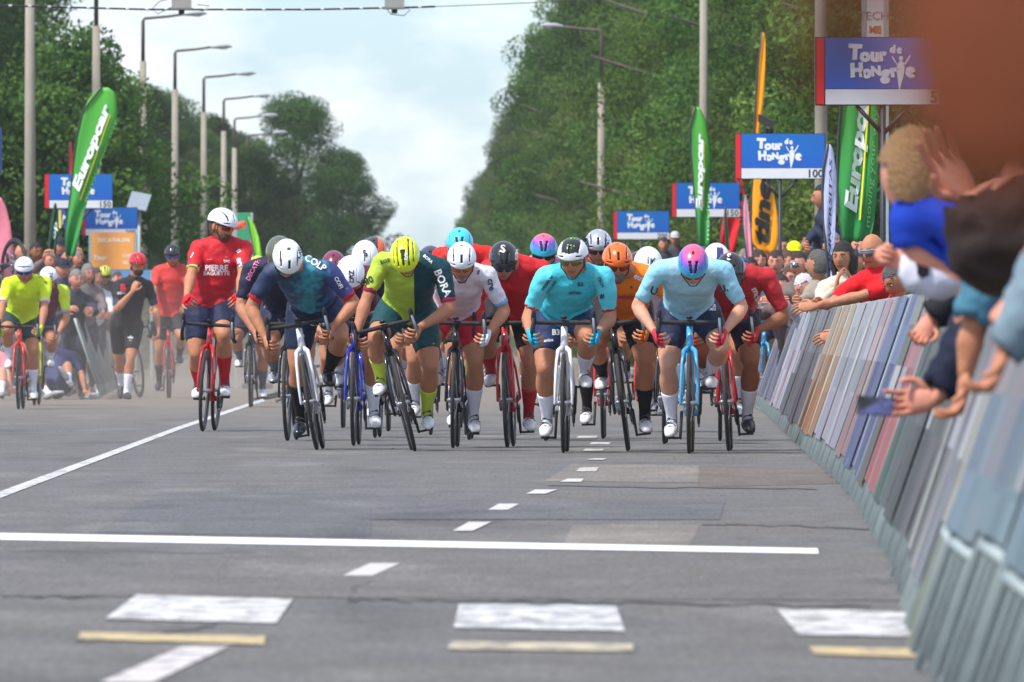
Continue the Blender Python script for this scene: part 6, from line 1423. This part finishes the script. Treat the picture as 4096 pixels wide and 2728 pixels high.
near_person(31, 'person in a light grey top gripping the barrier with one hand at the right edge', (150, 160, 162), {'sh1': (4440, 1040), 'sh-1': (4350, 1060), 'elb-1': (4260, 1110), 'wr-1': (4120, 1170), 'hd-1': ((-.7, -.2, -.5), (-.5, 0, -.8), 1.0), 'elb1': (4300, 1200), 'wr1': (4330, 1300), 'handk': .85}, head=(4370, 760), hair=('short', 'brown'), hyaw=-60, sk='pink', shname='sweater')
near_person(30, 'child with a lilac wristband letting a hand hang over the right barrier', (120, 140, 150), {'sh1': (4220, 1200), 'sh-1': (4150, 1210), 'elb-1': (4090, 1330), 'wr-1': (4015, 1400), 'hd-1': ((-.35, -.1, -1), (-.8, -.2, 0), .75), 'elb1': (4250, 1400), 'wr1': (4260, 1500)}, head=(4270, 990), hair=('short', 'brown'), hyaw=-60, sk='tan', build=.95)
# wrist watch and band
def band(px, py, d, ax, r, col, label, name='wrist_watch', cat='watch'):
    p = P(px, py, d); e = empty(name, p, label, cat); q = MB(); q.ring((0, 0, 0), ax, r, .008, 24, 6, sx=2.2); q.build('strap', plain(col, .5), e)
    if cat == 'watch': q = MB(); q.box(Vector((0, -r - .006, 0)), (.018, .006, .018)); q.build('watch_face', gloss((16, 16, 18)), e, False)
band(3690, 1078, 41.95, (1, 0, .3), .034, (20, 20, 22), 'black watch on the wrist below the boy in blue')
band(4040, 1372, 30, (.6, 0, .6), .030, (190, 170, 210), 'lilac band on the hanging wrist at the right', 'wrist_band', 'band')
# shoe seen at the lower right edge behind the bars
e = empty('person', (1.06, 25.4, 0), 'person behind the nearest barrier, only a white shoe showing low right', 'spectator', 'spectators leaning over the near barrier')
J = {'chest': Vector((.25, .1, 1.30)), 'head': Vector((.22, .05, 1.55)), 'pelvis': Vector((.28, .15, .90)), 'wr1': Vector((.40, 0, 1.0)), 'wr-1': Vector((.02, 0, 1.12)), 'headrot': rot_head(5, -60)}
J['an-1'] = Vector((.02, .10, .11)); J['an1'] = Vector((.36, .2, .10)); J = limb_defaults(J, face=R(-60))
make_person(e, J, SK['pink'], dict(topm=cloth((60, 90, 110)), lowm=cloth((40, 60, 96)), trousers=.9, lsleeve=.9, shoem=plain((220, 220, 216)), sockm=None, topname='jacket', lowname='jeans', topt=.014, lowt=.014, wr=.012), .022, 1.05)
hair_obj(e, Matrix.Translation(J['head']) @ J['headrot'].to_4x4(), 'short', HC['brown'])

# the spectator whose bare arm and fist hang close to the lens at the upper right
base = Vector((.62, 3.75, 0)); e = empty('person', base, 'bare brown arm and hand very close to the camera, blurred at the upper right', 'spectator', 'spectators leaning over the near barrier')
def Q(px, py, d): return P(px, py, d) - base
J = {'pelvis': Vector((.0, .05, .90)), 'chest': Vector((-.10, 0, 1.36)), 'head': Vector((-.12, -.02, 1.60)), 'headrot': rot_head(5, -60), 'sh-1': Vector((-.26, -.06, 1.33)), 'sh1': Vector((.06, .06, 1.33)),
     'elb-1': Q(4660, -2600, 3.62), 'wr-1': Q(4130, -800, 3.50), 'hd-1': (Vector((-.06, -.05, -1)), Vector((.2, 1, 0)), 1.5), 'hflip-1': 1, 'elb1': Vector((.25, .1, 1.08)), 'wr1': Vector((.22, -.1, .86)), 'handk': .80}
J = limb_defaults(J)
make_person(e, J, skin((116, 58, 28)), dict(topm=cloth((60, 44, 36)), lowm=cloth((40, 44, 56)), trousers=.92, sleeve=.7, shoem=plain((50, 50, 54)), sockm=None, topname='shirt', lowname='trousers', topt=.014, lowt=.014, wr=.012), .014, 1.05)
hair_obj(e, Matrix.Translation(J['head']) @ J['headrot'].to_4x4(), 'short', HC['dark'])

# ------------------------------------------------------------------ air: thin haze, closed box round everything
hz = MB(); hz.box((0, 640, 12.4), (900, 760, 14.0)); ho = hz.build('haze', mat((1, 1, 1), 1, 'haze air'), None, False); ho['kind'] = 'stuff'; tag(ho, 'thin pale dusty haze hanging over the whole road', 'haze')
hm_ = bpy.data.materials.new('haze air volume'); hm_.use_nodes = True; nt = hm_.node_tree; nt.nodes.remove(nt.nodes['Principled BSDF']); pv = nt.nodes.new('ShaderNodeVolumePrincipled'); pv.inputs['Color'].default_value = (.86, .88, .9, 1); pv.inputs['Density'].default_value = .00012
nt.links.new(pv.outputs[0], nt.nodes['Material Output'].inputs['Volume']); ho.data.materials[0] = hm_
scene.cycles.volume_step_rate = 5; scene.cycles.volume_max_steps = 64
